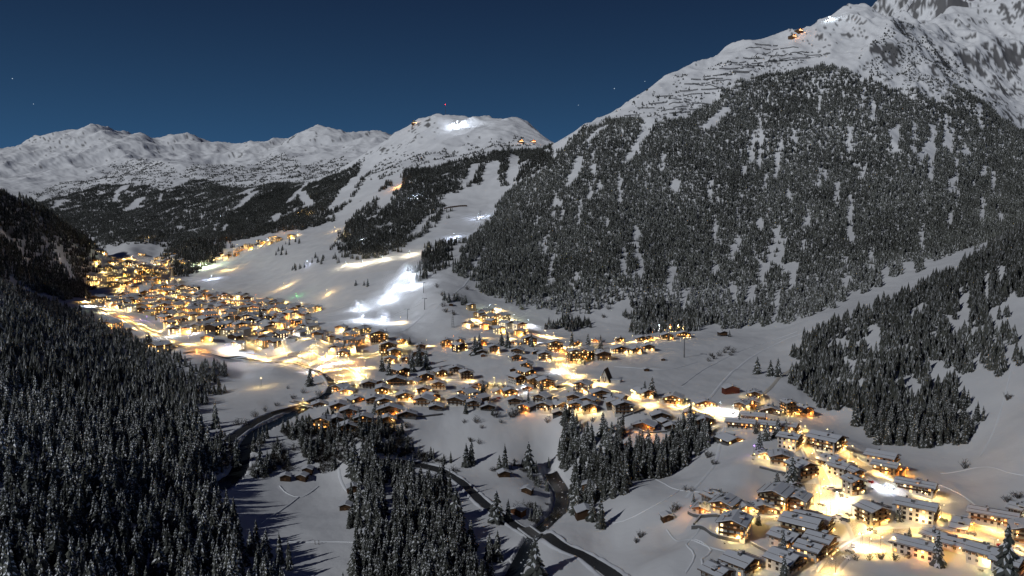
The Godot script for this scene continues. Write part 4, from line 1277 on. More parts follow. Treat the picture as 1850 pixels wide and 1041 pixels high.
func build_roads():
	for r in ROADS:
		var pts := smooth_line(r[5], 4.0)
		var m := strip_mesh(pts, r[2] * 0.5, 0.45, 0.4)
		tag(top_mesh(r[0], m, mats[r[3]]), r[1], "", "", "structure")
		if r[2] > 4.5:
			for sd in [-1.0, 1.0]:
				var bk := top_mesh("snow_bank", bank_mesh(pts, sd * (r[2] * 0.5 + 1.0), 1.5, 1.0 if r[4] == 0 else 0.8), mats.roof_snow)
				tag(bk, "ploughed bank of snow beside the " + String(r[0]).replace("_", " "), "", "", "stuff")
		if r[4] == 0 and r[3] == "asphalt":
			for i in range(4, pts.size() - 4, 7):
				var t := (pts[i + 1] - pts[i]).normalized()
				var q: Vector2 = pts[i] + Vector2(-t.y, t.x) * (r[2] * 0.5 + 0.9) * (1.0 if i % 2 == 0 else -1.0)
				var po := thing("marker_pole", "thin snow marker pole beside the " + String(r[0]).replace("_", " "), "pole", on(q.x, q.y), 0.0, "marker poles of the " + String(r[0]).replace("_", " "))
				part("pole", meshes.cyl, mats.timber_warm, po, Vector3(0, 1.1, 0), Vector3(0.12, 3.0, 0.12))
				part("reflector", meshes.cyl, mats.car_white, po, Vector3(0, 2.3, 0), Vector3(0.15, 0.3, 0.15))
		if r[4] == 1:
			var acc := 10.0
			var side := 1.0
			for i in range(1, pts.size()):
				acc += pts[i].distance_to(pts[i - 1])
				var gap := clampf(-pts[i].y * 0.034, 19.0, 34.0)
				if acc > gap:
					acc = 0.0
					side = -side
					var t := (pts[i] - pts[i - 1]).normalized()
					var s := Vector2(-t.y, t.x) * side
					var q: Vector2 = pts[i] + s * (r[2] * 0.5 + 0.8)
					lamp_spots.append([q, -s, r[0]])
	tag(top_mesh("river", strip_mesh(smooth_line(RIVER, 4.0), 4.6, 0.9), mats.water), "dark mountain river with snow capped stones", "", "", "structure")
	tag(top_mesh("stream", strip_mesh(smooth_line(STREAM, 4.0), 5.0, 0.8), mats.water), "dark stream below the curving highway", "", "", "structure")
	# the bridge over the river
	var c := Vector2(13.1, -454.1)
	var at := on(c.x, c.y, 1.7)
	var dir: Vector2 = Vector2(25.9, -420.8) - Vector2(-1.7, -476.3)
	var b := thing("road_bridge", "low road bridge with pale railing over the dark river", "bridge", at, rad_to_deg(atan2(dir.x, dir.y)))
	part("deck", meshes.box, mats.concrete, b, Vector3(0, -0.75, 0), Vector3(8.4, 0.8, 26))
	for s in [-1, 1]:
		var k := part("kerb", meshes.box, mats.roof_snow, b, Vector3(s * 4.2, 0.05, 0), Vector3(0.7, 0.8, 26))
		var rl := part("railing", meshes.box, mats.steel, b, Vector3(s * 4.2, 1.1, 0), Vector3(0.1, 0.1, 26))
		for i in 9:
			part("post", meshes.box, mats.steel, rl, Vector3(0, -4.0, (i - 4) * 0.12), Vector3(1, 8, 0.004))
	c = Vector2(-185.8, -695.4)
	dir = Vector2(-179.3, -689.1) - Vector2(-203.3, -704.7)
	b = thing("lit_bridge", "small lit bridge crossing the highway and stream", "bridge", on(c.x, c.y, 3.0), rad_to_deg(atan2(dir.x, dir.y)))
	part("deck", meshes.box, mats.roof_snow, b, Vector3(0, -0.5, 0), Vector3(5, 0.7, 34))
	for s in [-1, 1]:
		part("railing", meshes.box, mats.steel, b, Vector3(s * 2.4, 0.5, 0), Vector3(0.15, 1.0, 34))
		part("pier", meshes.box, mats.concrete, b, Vector3(0, -4, s * 9), Vector3(4, 7, 1.2))
	# stones in the river
	var st := rock_mesh()
	var mm := []
	var pts := smooth_line(RIVER, 3.0)
	for p in pts:
		for k in 2:
			if rng.randf() < 0.55: continue
			var q: Vector2 = p + Vector2(rng.randf_range(-5.5, 5.5), rng.randf_range(-3, 3))
			var s := rng.randf_range(0.3, 0.9)
			mm.append(Transform3D(Basis(Vector3.UP, rng.randf() * TAU).scaled(Vector3(s, s * 0.6, s)), on(q.x, q.y, 0.75)))
	tag(multi("river_stones", st, mats.foliage, mm, []), "snow capped stones scattered in the dark river", "", "", "stuff")


func rock_mesh() -> ArrayMesh:
	var st := SurfaceTool.new()
	st.begin(Mesh.PRIMITIVE_TRIANGLES)
	var r := RandomNumberGenerator.new()
	r.seed = 8
	var ring := []
	for k in 3:
		var row := []
		for i in 7:
			var a := TAU * i / 7.0
			var q: float = [1.0, 0.95, 0.55][k] * r.randf_range(0.8, 1.15)
			row.append(Vector3(cos(a) * q, [-0.6, 0.3, 0.85][k], sin(a) * q))
		ring.append(row)
	for k in 2:
		for i in 7:
			var c := Color(0.07, 0.07, 0.07) if k == 0 else Color(0.6, 0.62, 0.65)
			quad(st, ring[k][i], ring[k][(i + 1) % 7], ring[k + 1][(i + 1) % 7], ring[k + 1][i], c)
	for i in 7:
		tri(st, ring[2][i], ring[2][(i + 1) % 7], Vector3(0, 1.05, 0), Color(0.68, 0.7, 0.73))
	return st.commit()


# front face is the side from which a, b, c run anticlockwise; Godot wants clockwise
func tri(st: SurfaceTool, a: Vector3, b: Vector3, c: Vector3, col: Color):
	var n := (b - a).cross(c - a).normalized()
	for v in [a, c, b]:
		st.set_color(col)
		st.set_normal(n)
		st.add_vertex(v)


func quad(st: SurfaceTool, a: Vector3, b: Vector3, c: Vector3, d: Vector3, col := Color.WHITE):
	tri(st, a, b, c, col)
	tri(st, a, c, d, col)


func multi(called: String, m: Mesh, mt: Material, xf: Array, tints: Array) -> MultiMeshInstance3D:
	var mm := MultiMesh.new()
	mm.transform_format = MultiMesh.TRANSFORM_3D
	mm.use_colors = tints.size() > 0
	mm.mesh = m
	mm.instance_count = xf.size()
	var w := 16 if mm.use_colors else 12
	var b := PackedFloat32Array()
	b.resize(xf.size() * w)
	for i in xf.size():
		var t: Transform3D = xf[i]
		var o := i * w
		b[o] = t.basis.x.x
		b[o + 1] = t.basis.y.x
		b[o + 2] = t.basis.z.x
		b[o + 3] = t.origin.x
		b[o + 4] = t.basis.x.y
		b[o + 5] = t.basis.y.y
		b[o + 6] = t.basis.z.y
		b[o + 7] = t.origin.y
		b[o + 8] = t.basis.x.z
		b[o + 9] = t.basis.y.z
		b[o + 10] = t.basis.z.z
		b[o + 11] = t.origin.z
		if w == 16:
			var c: Color = tints[i]
			b[o + 12] = c.r
			b[o + 13] = c.g
			b[o + 14] = c.b
			b[o + 15] = 1.0
	mm.buffer = b
	var o := MultiMeshInstance3D.new()
	o.name = numbered(called)
	o.multimesh = mm
	o.material_override = mt
	add_child(o)
	return o


# ---------------------------------------------------------------- trees
const NEEDLE := Color(0.074, 0.077, 0.070)
const TSNOW := Color(0.60, 0.62, 0.65)


# a spruce one metre tall: whorls of drooping boughs with snow lying on them
func spruce(seed_: int, wide: float, whorls: int, cover: float, crown: SurfaceTool, snow: SurfaceTool):
	var r := RandomNumberGenerator.new()
	r.seed = seed_
	for i in whorls:
		var t := (i + r.randf_range(-0.2, 0.2)) / (whorls - 1.0)
		t = clampf(t, 0.0, 1.0)
		var y := 0.09 + 0.88 * t
		var reach := wide * pow(1.0 - t, 0.8) + 0.014
		var nb := int(round(lerpf(10.0, 4.0, t)))
		var turn := r.randf() * TAU
		for b in nb:
			var a := turn + TAU * (b + r.randf_range(-0.25, 0.25)) / nb
			var ll := reach * r.randf_range(0.55, 1.25)
			var w := ll * 0.30 + 0.006
			var out := Vector3(cos(a), 0, sin(a))
			var side := Vector3(-sin(a), 0, cos(a))
			var dr := r.randf_range(0.75, 1.3)
			var pa := Vector3(0, y + 0.035, 0)
			var pm := out * ll * 0.5 + Vector3(0, y + 0.006, 0)
			var pt := out * ll + Vector3(0, y - (0.02 + 0.36 * ll) * dr, 0)
			var ml := out * ll * 0.42 - side * w + Vector3(0, y - 0.036 * dr, 0)
			var mr := out * ll * 0.42 + side * w + Vector3(0, y - 0.036 * dr, 0)
			var tl := out * ll * 0.80 - side * w * 0.75 + Vector3(0, y - (0.045 + 0.25 * ll) * dr, 0)
			var tr := out * ll * 0.80 + side * w * 0.75 + Vector3(0, y - (0.045 + 0.25 * ll) * dr, 0)
			var c := NEEDLE * r.randf_range(0.65, 1.5)
			c.a = 1.0
			tri(crown, pa, pm, ml, c)
			tri(crown, pa, mr, pm, c)
			tri(crown, ml, pm, tl, c)
			tri(crown, pm, pt, tl, c)
			tri(crown, pm, tr, pt, c)
			tri(crown, pm, mr, tr, c)
			if r.randf() < cover:
				var up := Vector3(0, 0.011, 0)
				var s0 := pa.lerp(pm, r.randf_range(0.35, 0.6)) + up
				var s1 := pm.lerp(ml, 0.62) + up * 1.2
				var s2 := pm.lerp(mr, 0.62) + up * 1.2
				var s3 := pm.lerp(pt, r.randf_range(0.55, 0.9)) + up
				var cs := TSNOW * r.randf_range(0.75, 1.1)
				cs.a = 1.0
				tri(snow, s0, pm + up * 2.0, s1, cs)
				tri(snow, s0, s2, pm + up * 2.0, cs)
				tri(snow, s1, pm + up * 2.0, s3, cs)
				tri(snow, pm + up * 2.0, s2, s3, cs)


# the same tree farther off: jagged skirts
func far_spruce(st: SurfaceTool, seed_: int, wide: float, skirts: int, spikes: int, cover: float, off := Vector3.ZERO, tall := 1.0):
	var r := RandomNumberGenerator.new()
	r.seed = seed_
	for i in skirts:
		var t := float(i) / skirts
		var y := (0.06 + 0.80 * t) * tall
		var reach := (wide * pow(1.0 - t, 0.85) + 0.012) * tall
		var top := off + Vector3(0, y + (0.34 if i < skirts - 1 else 0.20) * tall * (1.25 - 0.5 * t), 0)
		var turn := r.randf() * TAU
		var ps := []
		for k in spikes * 2:
			var a := turn + TAU * k / (spikes * 2.0)
			var q := reach * (r.randf_range(0.85, 1.2) if k % 2 == 0 else r.randf_range(0.5, 0.7))
			ps.append(off + Vector3(cos(a) * q, y + (r.randf_range(-0.05, 0.0) if k % 2 == 0 else 0.045) * tall, sin(a) * q))
		for k in spikes * 2:
			var c := NEEDLE * r.randf_range(0.7, 1.35)
			if r.randf() < cover:
				c = TSNOW * r.randf_range(0.35, 0.75)
			c.a = 1.0
			tri(st, top, ps[(k + 1) % (spikes * 2)], ps[k], c)


func trunk_into(st: SurfaceTool, rad: float, tall: float, c: Color, off := Vector3.ZERO):
	for k in 5:
		var a := TAU * k / 5.0
		var b := TAU * (k + 1) / 5.0
		quad(st, off + Vector3(cos(b) * rad, -0.12, sin(b) * rad), off + Vector3(cos(a) * rad, -0.12, sin(a) * rad), off + Vector3(cos(a) * rad * 0.5, tall, sin(a) * rad * 0.5), off + Vector3(cos(b) * rad * 0.5, tall, sin(b) * rad * 0.5), c)


func new_st() -> SurfaceTool:
	var st := SurfaceTool.new()
	st.begin(Mesh.PRIMITIVE_TRIANGLES)
	return st


# a leafless bush one metre tall
func bare_bush(seed_: int, stems: int) -> ArrayMesh:
	var st := new_st()
	var r := RandomNumberGenerator.new()
	r.seed = seed_
	for i in stems:
		var a := r.randf() * TAU
		var lean := r.randf_range(0.1, 0.62)
		var base := Vector3(r.randf_range(-0.12, 0.12), -0.1, r.randf_range(-0.12, 0.12))
		var tip := base + Vector3(cos(a) * lean, r.randf_range(0.6, 1.1) * (1.1 - lean * 0.5), sin(a) * lean)
		var c := Color(0.055, 0.046, 0.038) * r.randf_range(0.7, 1.5)
		c.a = 1.0
		twig(st, base, tip, 0.016, c)
		for k in 5:
			var p := base.lerp(tip, r.randf_range(0.3, 0.9))
			var q := p + Vector3(r.randf_range(-0.26, 0.26), r.randf_range(0.08, 0.26), r.randf_range(-0.26, 0.26))
			twig(st, p, q, 0.013, c)
			if r.randf() < 0.16:
				twig(st, p + Vector3(0, 0.014, 0), q + Vector3(0, 0.014, 0), 0.014, TSNOW)
	return st.commit()


func twig(st: SurfaceTool, a: Vector3, b: Vector3, w: float, c: Color):
	var d := (b - a).normalized()
	var s := d.cross(Vector3.UP)
	s = (s if s.length() > 0.01 else Vector3.RIGHT).normalized() * w
	var f := d.cross(s).normalized() * w
	tri(st, a - s, a + s, b, c)
	tri(st, a + s, a + f * 1.7, b, c)
	tri(st, a + f * 1.7, a - s, b, c)


func near_lane(p: Vector2) -> bool:
	var key := Vector2i((p / 80.0).floor())
	if not lane_cells.has(key):
		return false
	for l in lane_cells[key]:
		var q := Geometry2D.get_closest_point_to_segment(p, Vector2(l[0], l[1]), Vector2(l[2], l[3]))
		if p.distance_to(q) < l[4] * 0.5 + 1.5:
			return true
	return false


func index_lane(l: Array):
	var a := Vector2(l[0], l[1])
	var b := Vector2(l[2], l[3])
	var m := int(a.distance_to(b) / 40.0) + 1
	for i in m + 1:
		var p := a.lerp(b, float(i) / m)
		for dx in [-1, 0, 1]:
			for dy in [-1, 0, 1]:
				var key := Vector2i((p / 80.0).floor()) + Vector2i(dx, dy)
				if not lane_cells.has(key):
					lane_cells[key] = []
				if not lane_cells[key].has(l):
					lane_cells[key].append(l)


func scatter(flat: Array, spacing: float, gap: float, nf: FastNoiseLite) -> PackedVector2Array:
	var poly := PackedVector2Array()
	var lo := Vector2(1e9, 1e9)
	var hi := -lo
	for i in range(0, flat.size(), 2):
		var p := Vector2(flat[i], flat[i + 1])
		poly.append(p)
		lo = lo.min(p)
		hi = hi.max(p)
	var out := PackedVector2Array()
	var y := lo.y
	while y < hi.y:
		var x := lo.x
		while x < hi.x:
			var p := Vector2(x + rng.randf() * spacing, y + rng.randf() * spacing)
			x += spacing
			if p.y > -70.0 or absf(p.x) > -p.y * 0.84:
				continue
			var wob := Vector2(nf.get_noise_2d(p.x * 2.0, p.y * 2.0 + 500.0), nf.get_noise_2d(p.x * 2.0 + 700.0, p.y * 2.0)) * spacing * 5.0
			if not Geometry2D.is_point_in_polygon(p + wob, poly):
				continue
			if nf.get_noise_2d(p.x, p.y) > gap or near_lane(p):
				continue
			out.append(p)
		y += spacing
	return out


func build_forests():
	lane_cells.clear()
	for l in LANES:
		index_lane(l)
	for r in ROADS:
		for i in range(0, r[5].size() - 2, 2):
			index_lane([r[5][i], r[5][i + 1], r[5][i + 2], r[5][i + 3], r[2] + 2.0])
	for line in [RIVER, STREAM]:
		for i in range(0, line.size() - 2, 2):
			index_lane([line[i], line[i + 1], line[i + 2], line[i + 3], 11.0])
	for h in HUTS:
		index_lane([h[0], h[1] - 1.0, h[0], h[1] + h[2] * 1.4, h[2] + 4.0])
	var nf := FastNoiseLite.new()
	nf.seed = 61
	nf.frequency = 1.0 / 70.0
	nf.fractal_octaves = 4
	# near trees in three shapes, one of them thin
	var near_whole := []
	var near_parts := []
	for k in 4:
		var wide: float = [0.215, 0.19, 0.235, 0.17][k]
		var cr := new_st()
		var sn := new_st()
		spruce(100 + k, wide, [15, 16, 14, 17][k], [0.62, 0.5, 0.72, 0.4][k], cr, sn)
		var tk := new_st()
		trunk_into(tk, 0.014, 0.9, Color(0.045, 0.035, 0.028))
		var a := cr.commit()
		var b := sn.commit()
		var c := tk.commit()
		near_parts.append([a, b, c])
		var all := new_st()
		for m in [a, b, c]:
			all.append_from(m, 0, Transform3D.IDENTITY)
		near_whole.append(all.commit())
	var mid := []
	for k in 3:
		var st := new_st()
		far_spruce(st, 200 + k, [0.20, 0.18, 0.22][k], 8, 8, [0.22, 0.15, 0.28][k])
		trunk_into(st, 0.014, 0.5, Color(0.045, 0.035, 0.028))
		mid.append(st.commit())
	# far: one mesh of three unlike trees that stand close together
	var far := new_st()
	far_spruce(far, 301, 0.15, 5, 6, 0.07)
	far_spruce(far, 302, 0.13, 5, 6, 0.08, Vector3(0.27, -0.02, 0.16), 0.84)
	far_spruce(far, 303, 0.155, 5, 6, 0.05, Vector3(-0.2, -0.02, 0.24), 0.92)
	var far_mesh := far.commit()
	var low := new_st()
	far_spruce(low, 311, 0.34, 3, 6, 0.16)
	far_spruce(low, 312, 0.40, 3, 6, 0.12, Vector3(0.5, -0.05, 0.3), 0.7)
	var low_mesh := low.commit()
	var bush_meshes := [bare_bush(1, 16), bare_bush(2, 20)]
	# name, outline, spacing, low, high, gap, tint, label
	var fs := [
		["spruce_forest", F_LEFT, 6.4, 13.5, 24.0, 0.42, 1.45, "dark snow dusted spruce forest covering the shaded slope at left"],
		["spruce_forest", F_WEDGE, 4.9, 13.0, 22.0, 0.7, 0.95, "spruce wedge between the near meadow and the river road"],
		["spruce_forest", F_MIDDLE, 5.4, 13.0, 22.0, 0.34, 0.85, "spruce wood on the scarp in the middle below the village"],
		["mixed_wood", F_GORGE, 3.4, 7.0, 17.0, 0.42, 0.9, "mixed spruces and bare shrubs along the stream gorge"],
		["mixed_wood", F_BANK, 4.4, 5.0, 13.0, 0.15, 1.1, "shrubs and spruces along the bank behind the small meadow"],
		["mixed_wood", F_RIVER, 4.0, 5.0, 11.0, 0.2, 1.1, "shrubs along the river beside the small meadow"],
		["spruce_forest", F_KNOLL, 5.2, 11.0, 20.0, 0.40, 0.9, "spruce forest on the rounded knoll right of the village"],
		["spruce_forest", F_KNOLLBAND, 5.2, 12.0, 21.0, 0.42, 0.9, "spruce band running down the open slope behind the knoll"],
		["mountain_forest", F_BIGMOUNTAIN, 6.8, 10.0, 17.5, 0.56, 1.5, "spruce and larch forest on the steep mountainside at right"],
		["mountain_forest", F_GAMPEN, 8.0, 12.0, 19.0, 0.36, 0.95, "spruce forest between the ski runs in the middle"],
		["mountain_forest", F_GAMPENLEFT, 8.5, 12.0, 19.0, 0.34, 0.95, "spruce forest under the ski slopes left of the runs"],
		["mountain_forest", F_CLUMP, 10.0, 15.0, 22.0, 0.5, 0.8, "oblong spruce clump between two ski runs"],
		["mountain_forest", F_FAR, 9.0, 11.0, 18.0, 0.22, 1.15, "far spruce forest under the distant snowy peaks"],
		["mountain_forest", F_RIDGE, 8.5, 15.0, 23.0, 0.5, 1.1, "dark forested ridge at the left edge behind the near slope"],
		["mountain_forest", F_CHURCH, 9.0, 17.0, 25.0, 0.5, 1.0, "dark spruce stand beside the far town with floodlit trees"],
		["spruce_grove", F_BASE, 6.0, 12.0, 18.0, 0.5, 1.0, "spruce grove at the foot of the mountain behind the village"],
		["spruce_grove", F_BASE2, 7.5, 15.0, 25.0, 0.25, 1.1, "lit spruces at the forest edge behind the upper village"],
		["mountain_pines", F_SCRUB, 8.0, 4.0, 9.0, 0.06, 1.0, "low pines on the rocky snow gullies near the summit"],
		["mountain_pines", F_SCRUBRIDGE, 11.0, 4.0, 9.0, -0.10, 1.0, "low pines between the avalanche barriers on the ridge"],
		["mountain_pines", F_SCRUBDOME, 12.0, 6.0, 12.0, -0.08, 1.0, "sparse pines at the tree line of the domed mountain"],
		["mountain_pines", F_SCRUBFAR, 13.0, 7.0, 13.0, -0.06, 1.0, "sparse pines at the tree line below the distant peaks"],
	]
	var cands := []
	var jobs := []
	for f in fs:
		var pts := scatter(f[1], f[2], f[5], nf)
		jobs.append([f, pts])
		if f[0] == "spruce_forest":
			for p in pts:
				if -p.y < 560.0:
					var q := on(p.x, p.y)
					if seen(q, -4.0):
						cands.append([-p.y, p])
	cands.sort_custom(func(a, b): return a[0] < b[0])
	var single := {}
	var limit := 236 - TREES.size()
	for i in mini(limit, cands.size()):
		single[cands[i][1]] = true
	for job in jobs:
		var f: Array = job[0]
		var sets := {}
		for p in job[1]:
			var d: float = -p.y
			var tall := rng.randf_range(f[3], f[4]) * (0.75 + 0.25 * rng.randf())
			if rng.randf() < 0.14: tall *= 0.6
			if f[1] == F_LEFT: tall *= lerpf(1.0, 0.62, smoothstep(600.0, 900.0, d))
			var wide := rng.randf_range(0.75, 1.25)
			var b := (Basis(Vector3.RIGHT, rng.randf_range(-0.05, 0.05)) * Basis(Vector3.UP, rng.randf() * TAU)).scaled(Vector3(tall * wide, tall, tall * wide))
			var v := rng.randi() % 4
			if single.has(p):
				near_tree(near_parts[v], on(p.x, p.y), tall, rng.randf() * TAU, "snow dusted spruce, one of many in the " + {0: "dark forest at the lower left", 1: "wedge of wood beside the meadow", 2: "wood below the village"}[fs.find(f)], "spruces of the " + String(f[7]).split(" between")[0].split(" covering")[0])
				continue
			var key := ""
			if f[0] == "mountain_pines": key = "low"
			elif f[0] == "mixed_wood" and rng.randf() < 0.62:
				key = "bush%d" % (rng.randi() % 2)
				b = b.scaled(Vector3(0.75, 0.42, 0.75))
			elif d < 620.0: key = "near%d" % v
			elif d < 1250.0 and f[2] < 10.0: key = "mid%d" % (v % 3)
			else: key = "far"
			if not sets.has(key): sets[key] = [[], []]
			sets[key][0].append(Transform3D(b, on(p.x, p.y, -0.3)))
			var tn: float = f[6] * rng.randf_range(0.65, 1.35) * (1.0 + 0.5 * nf.get_noise_2d(p.x * 0.35 + 900.0, p.y * 0.35))
			sets[key][1].append(Color(tn * 1.02, tn, tn * 0.97))
		for key in sets:
			var m: Mesh
			var word := ""
			if key == "low": m = low_mesh
			elif key.begins_with("bush"):
				m = bush_meshes[int(key.right(1))]
				word = "leafless bushes, "
			elif key.begins_with("near"): m = near_whole[int(key.right(1))]
			elif key.begins_with("mid"): m = mid[int(key.right(1))]
			else: m = far_mesh
			var o := multi("bare_bushes" if word else f[0], m, mats.foliage, sets[key][0], sets[key][1])
			tag(o, word + f[7], "", "", "stuff")
	for h in NEAR + ROW_CHURCH + ROW_SCARP + ROW_PLAIN:
		if rng.randf() < 0.42:
			var a := rng.randf() * TAU
			var q: Vector2 = Vector2(h[0], h[1]) + Vector2(cos(a), sin(a)) * (h[3] * 0.5 + 6.0)
			if not near_lane(q):
				near_tree(near_parts[rng.randi() % 3], on(q.x, q.y), rng.randf_range(5.0, 13.0), rng.randf() * TAU, "garden spruce with some snow between the lit houses of the village", "garden spruces between the village houses")
	for t in TREES:
		near_tree(near_parts[rng.randi() % 3], on(t[0], t[1]), t[2], rng.randf() * TAU, t[3], "single spruces round the village")
	for h in NEAR + ROW_CHURCH + ROW_SCARP:
		for k in 2:
			var a := rng.randf() * TAU
			var q: Vector2 = Vector2(h[0], h[1]) + Vector2(cos(a), sin(a)) * (h[3] * 0.4 + rng.randf_range(5.0, 8.0))
			if near_lane(q) or rng.randf() < 0.4: continue
			var o := top_mesh("garden_shrub", bush_meshes[rng.randi() % 2], mats.foliage)
			o.position = on(q.x, q.y, -0.1)
			o.scale = Vector3(2.6, 1.7, 2.6) * rng.randf_range(0.7, 1.4)
			tag(o, "low bare shrub in a garden between the lit houses", "bush", "garden shrubs between the village houses")
	for b in BUSHES:
		var o := top_mesh("bare_bush", bush_meshes[rng.randi() % 2], mats.foliage)
		o.position = on(b[0], b[1], -0.1)
		o.scale = Vector3(b[2] * rng.randf_range(0.9, 1.4), b[2], b[2] * 1.1)
		o.rotation.y = rng.randf() * TAU
		var where := "on the ski slope above the town" if -b[1] > 1000.0 else ("at the rim and fields round the village" if -b[1] > 520.0 else "between the houses and meadows in front")
		tag(o, "leafless brown bush standing in the snow " + where, "bush", "leafless bushes " + where)


func near_tree(ms: Array, at: Vector3, tall: float, turn: float, label: String, group: String):
	var o := thing("spruce_tree", label, "tree", at - Vector3(0, 0.3, 0), 0.0, group)
	o.rotation.y = turn
	o.scale = Vector3(tall * rng.randf_range(0.85, 1.3), tall, tall * rng.randf_range(0.85, 1.3))
	part("trunk", ms[2], mats.foliage, o)
	var c := part("crown", ms[0], mats.foliage, o)
	tag(part("snow_cover", ms[1], mats.foliage, c), "", "", "", "stuff")


# ---------------------------------------------------------------- houses
func prism(w: float, l: float, y0: float, y1: float, rise: float) -> ArrayMesh:
	var st := new_st()
	var a := w * 0.5
	var b := l * 0.5
	var f := [Vector3(-a, y0, b), Vector3(a, y0, b), Vector3(a, y1, b), Vector3(0, y1 + rise, b), Vector3(-a, y1, b)]
	extrude(st, f, l)
	return st.commit()


# an outline in the plane z = l/2, anticlockwise seen from +z, drawn out to -l/2
func extrude(st: SurfaceTool, f: Array, l: float):
	var back := Vector3(0, 0, -l)
	for i in range(1, f.size() - 1):
		tri(st, f[0], f[i], f[i + 1], Color.WHITE)
		tri(st, f[0] + back, f[i + 1] + back, f[i] + back, Color.WHITE)
	for i in f.size():
		var p: Vector3 = f[i]
		var q: Vector3 = f[(i + 1) % f.size()]
		quad(st, p, p + back, q + back, q, Color.WHITE)


# one slope pair as a bent slab
func roof_mesh(w: float, l: float, eave: float, pitch: float, thick: float, round_ := 0.0) -> ArrayMesh:
	var st := new_st()
	var a := w * 0.5
	var b := l * 0.5
	var ab := Vector3(0, eave + a * pitch, b)
	var at := Vector3(0, eave + a * pitch + thick, b)
	var back := Vector3(0, 0, -l)
	var ring := [ab, Vector3(a, eave, b), Vector3(a + round_, eave + thick * 0.45, b), Vector3(a - round_ * 0.5, eave + thick + round_ * 0.2, b), at, Vector3(-a + round_ * 0.5, eave + thick + round_ * 0.2, b), Vector3(-a - round_, eave + thick * 0.45, b), Vector3(-a, eave, b)]
	for i in 8:
		quad(st, ring[i], ring[i] + back, ring[(i + 1) % 8] + back, ring[(i + 1) % 8])
	for k in [[0, 1, 2], [0, 2, 3], [0, 3, 4], [0, 4, 5], [0, 5, 6], [0, 6, 7]]:
		tri(st, ring[k[0]], ring[k[1]], ring[k[2]], Color.WHITE)
		tri(st, ring[k[0]] + back, ring[k[2]] + back, ring[k[1]] + back, Color.WHITE)
	return st.commit()


func shape(kind: String, a: float, b: float, c: float, d: float, e := 0.0, f := 0.0) -> ArrayMesh:
	var key := "%s %.1f %.1f %.2f %.2f %.2f %.2f" % [kind, a, b, c, d, e, f]
	if not meshes.has(key):
		meshes[key] = prism(a, b, c, d, e) if kind == "prism" else roof_mesh(a, b, c, d, e, f)
	return meshes[key]


func omni(parent: Node, at: Vector3, c: Color, e: float, size := 0.25):
	var o := OmniLight3D.new()
	o.name = "lamp_light"
	o.light_color = c
	o.light_energy = e
	o.light_size = size
	o.omni_range = 400.0
	o.omni_attenuation = 2.0
	o.shadow_enabled = true
	parent.add_child(o, true)
	o.position = at


const WARM := Color(1.0, 0.815, 0.50)
const AMBER := Color(1.0, 0.64, 0.28)


var plots := []


func plot(p: Vector2, r: float) -> Vector2:
	var p0 := p
	for k in 8:
		var push := Vector2.ZERO
		for rd in ROADS:
			if rd[4] == 0: continue
			for i in range(0, rd[5].size() - 2, 2):
				var a := Vector2(rd[5][i], rd[5][i + 1])
				var b := Vector2(rd[5][i + 2], rd[5][i + 3])
				var q := Geometry2D.get_closest_point_to_segment(p, a, b)
				var d := p.distance_to(q)
				var need: float = rd[2] * 0.5 + r * 0.85 + 1.2
				if d < need:
					push += (p - q).normalized() * (need - d)
		for o in plots:
			var d: float = p.distance_to(o[0])
			var need: float = (o[1] + r) * 0.84
			if d < need:
				push += (p - o[0]).normalized() * (need - d) * 0.6
		if push.length() < 0.05: break
		p = p0 + (p + push - p0).limit_length(16.0)
	plots.append([p, r])
	return p


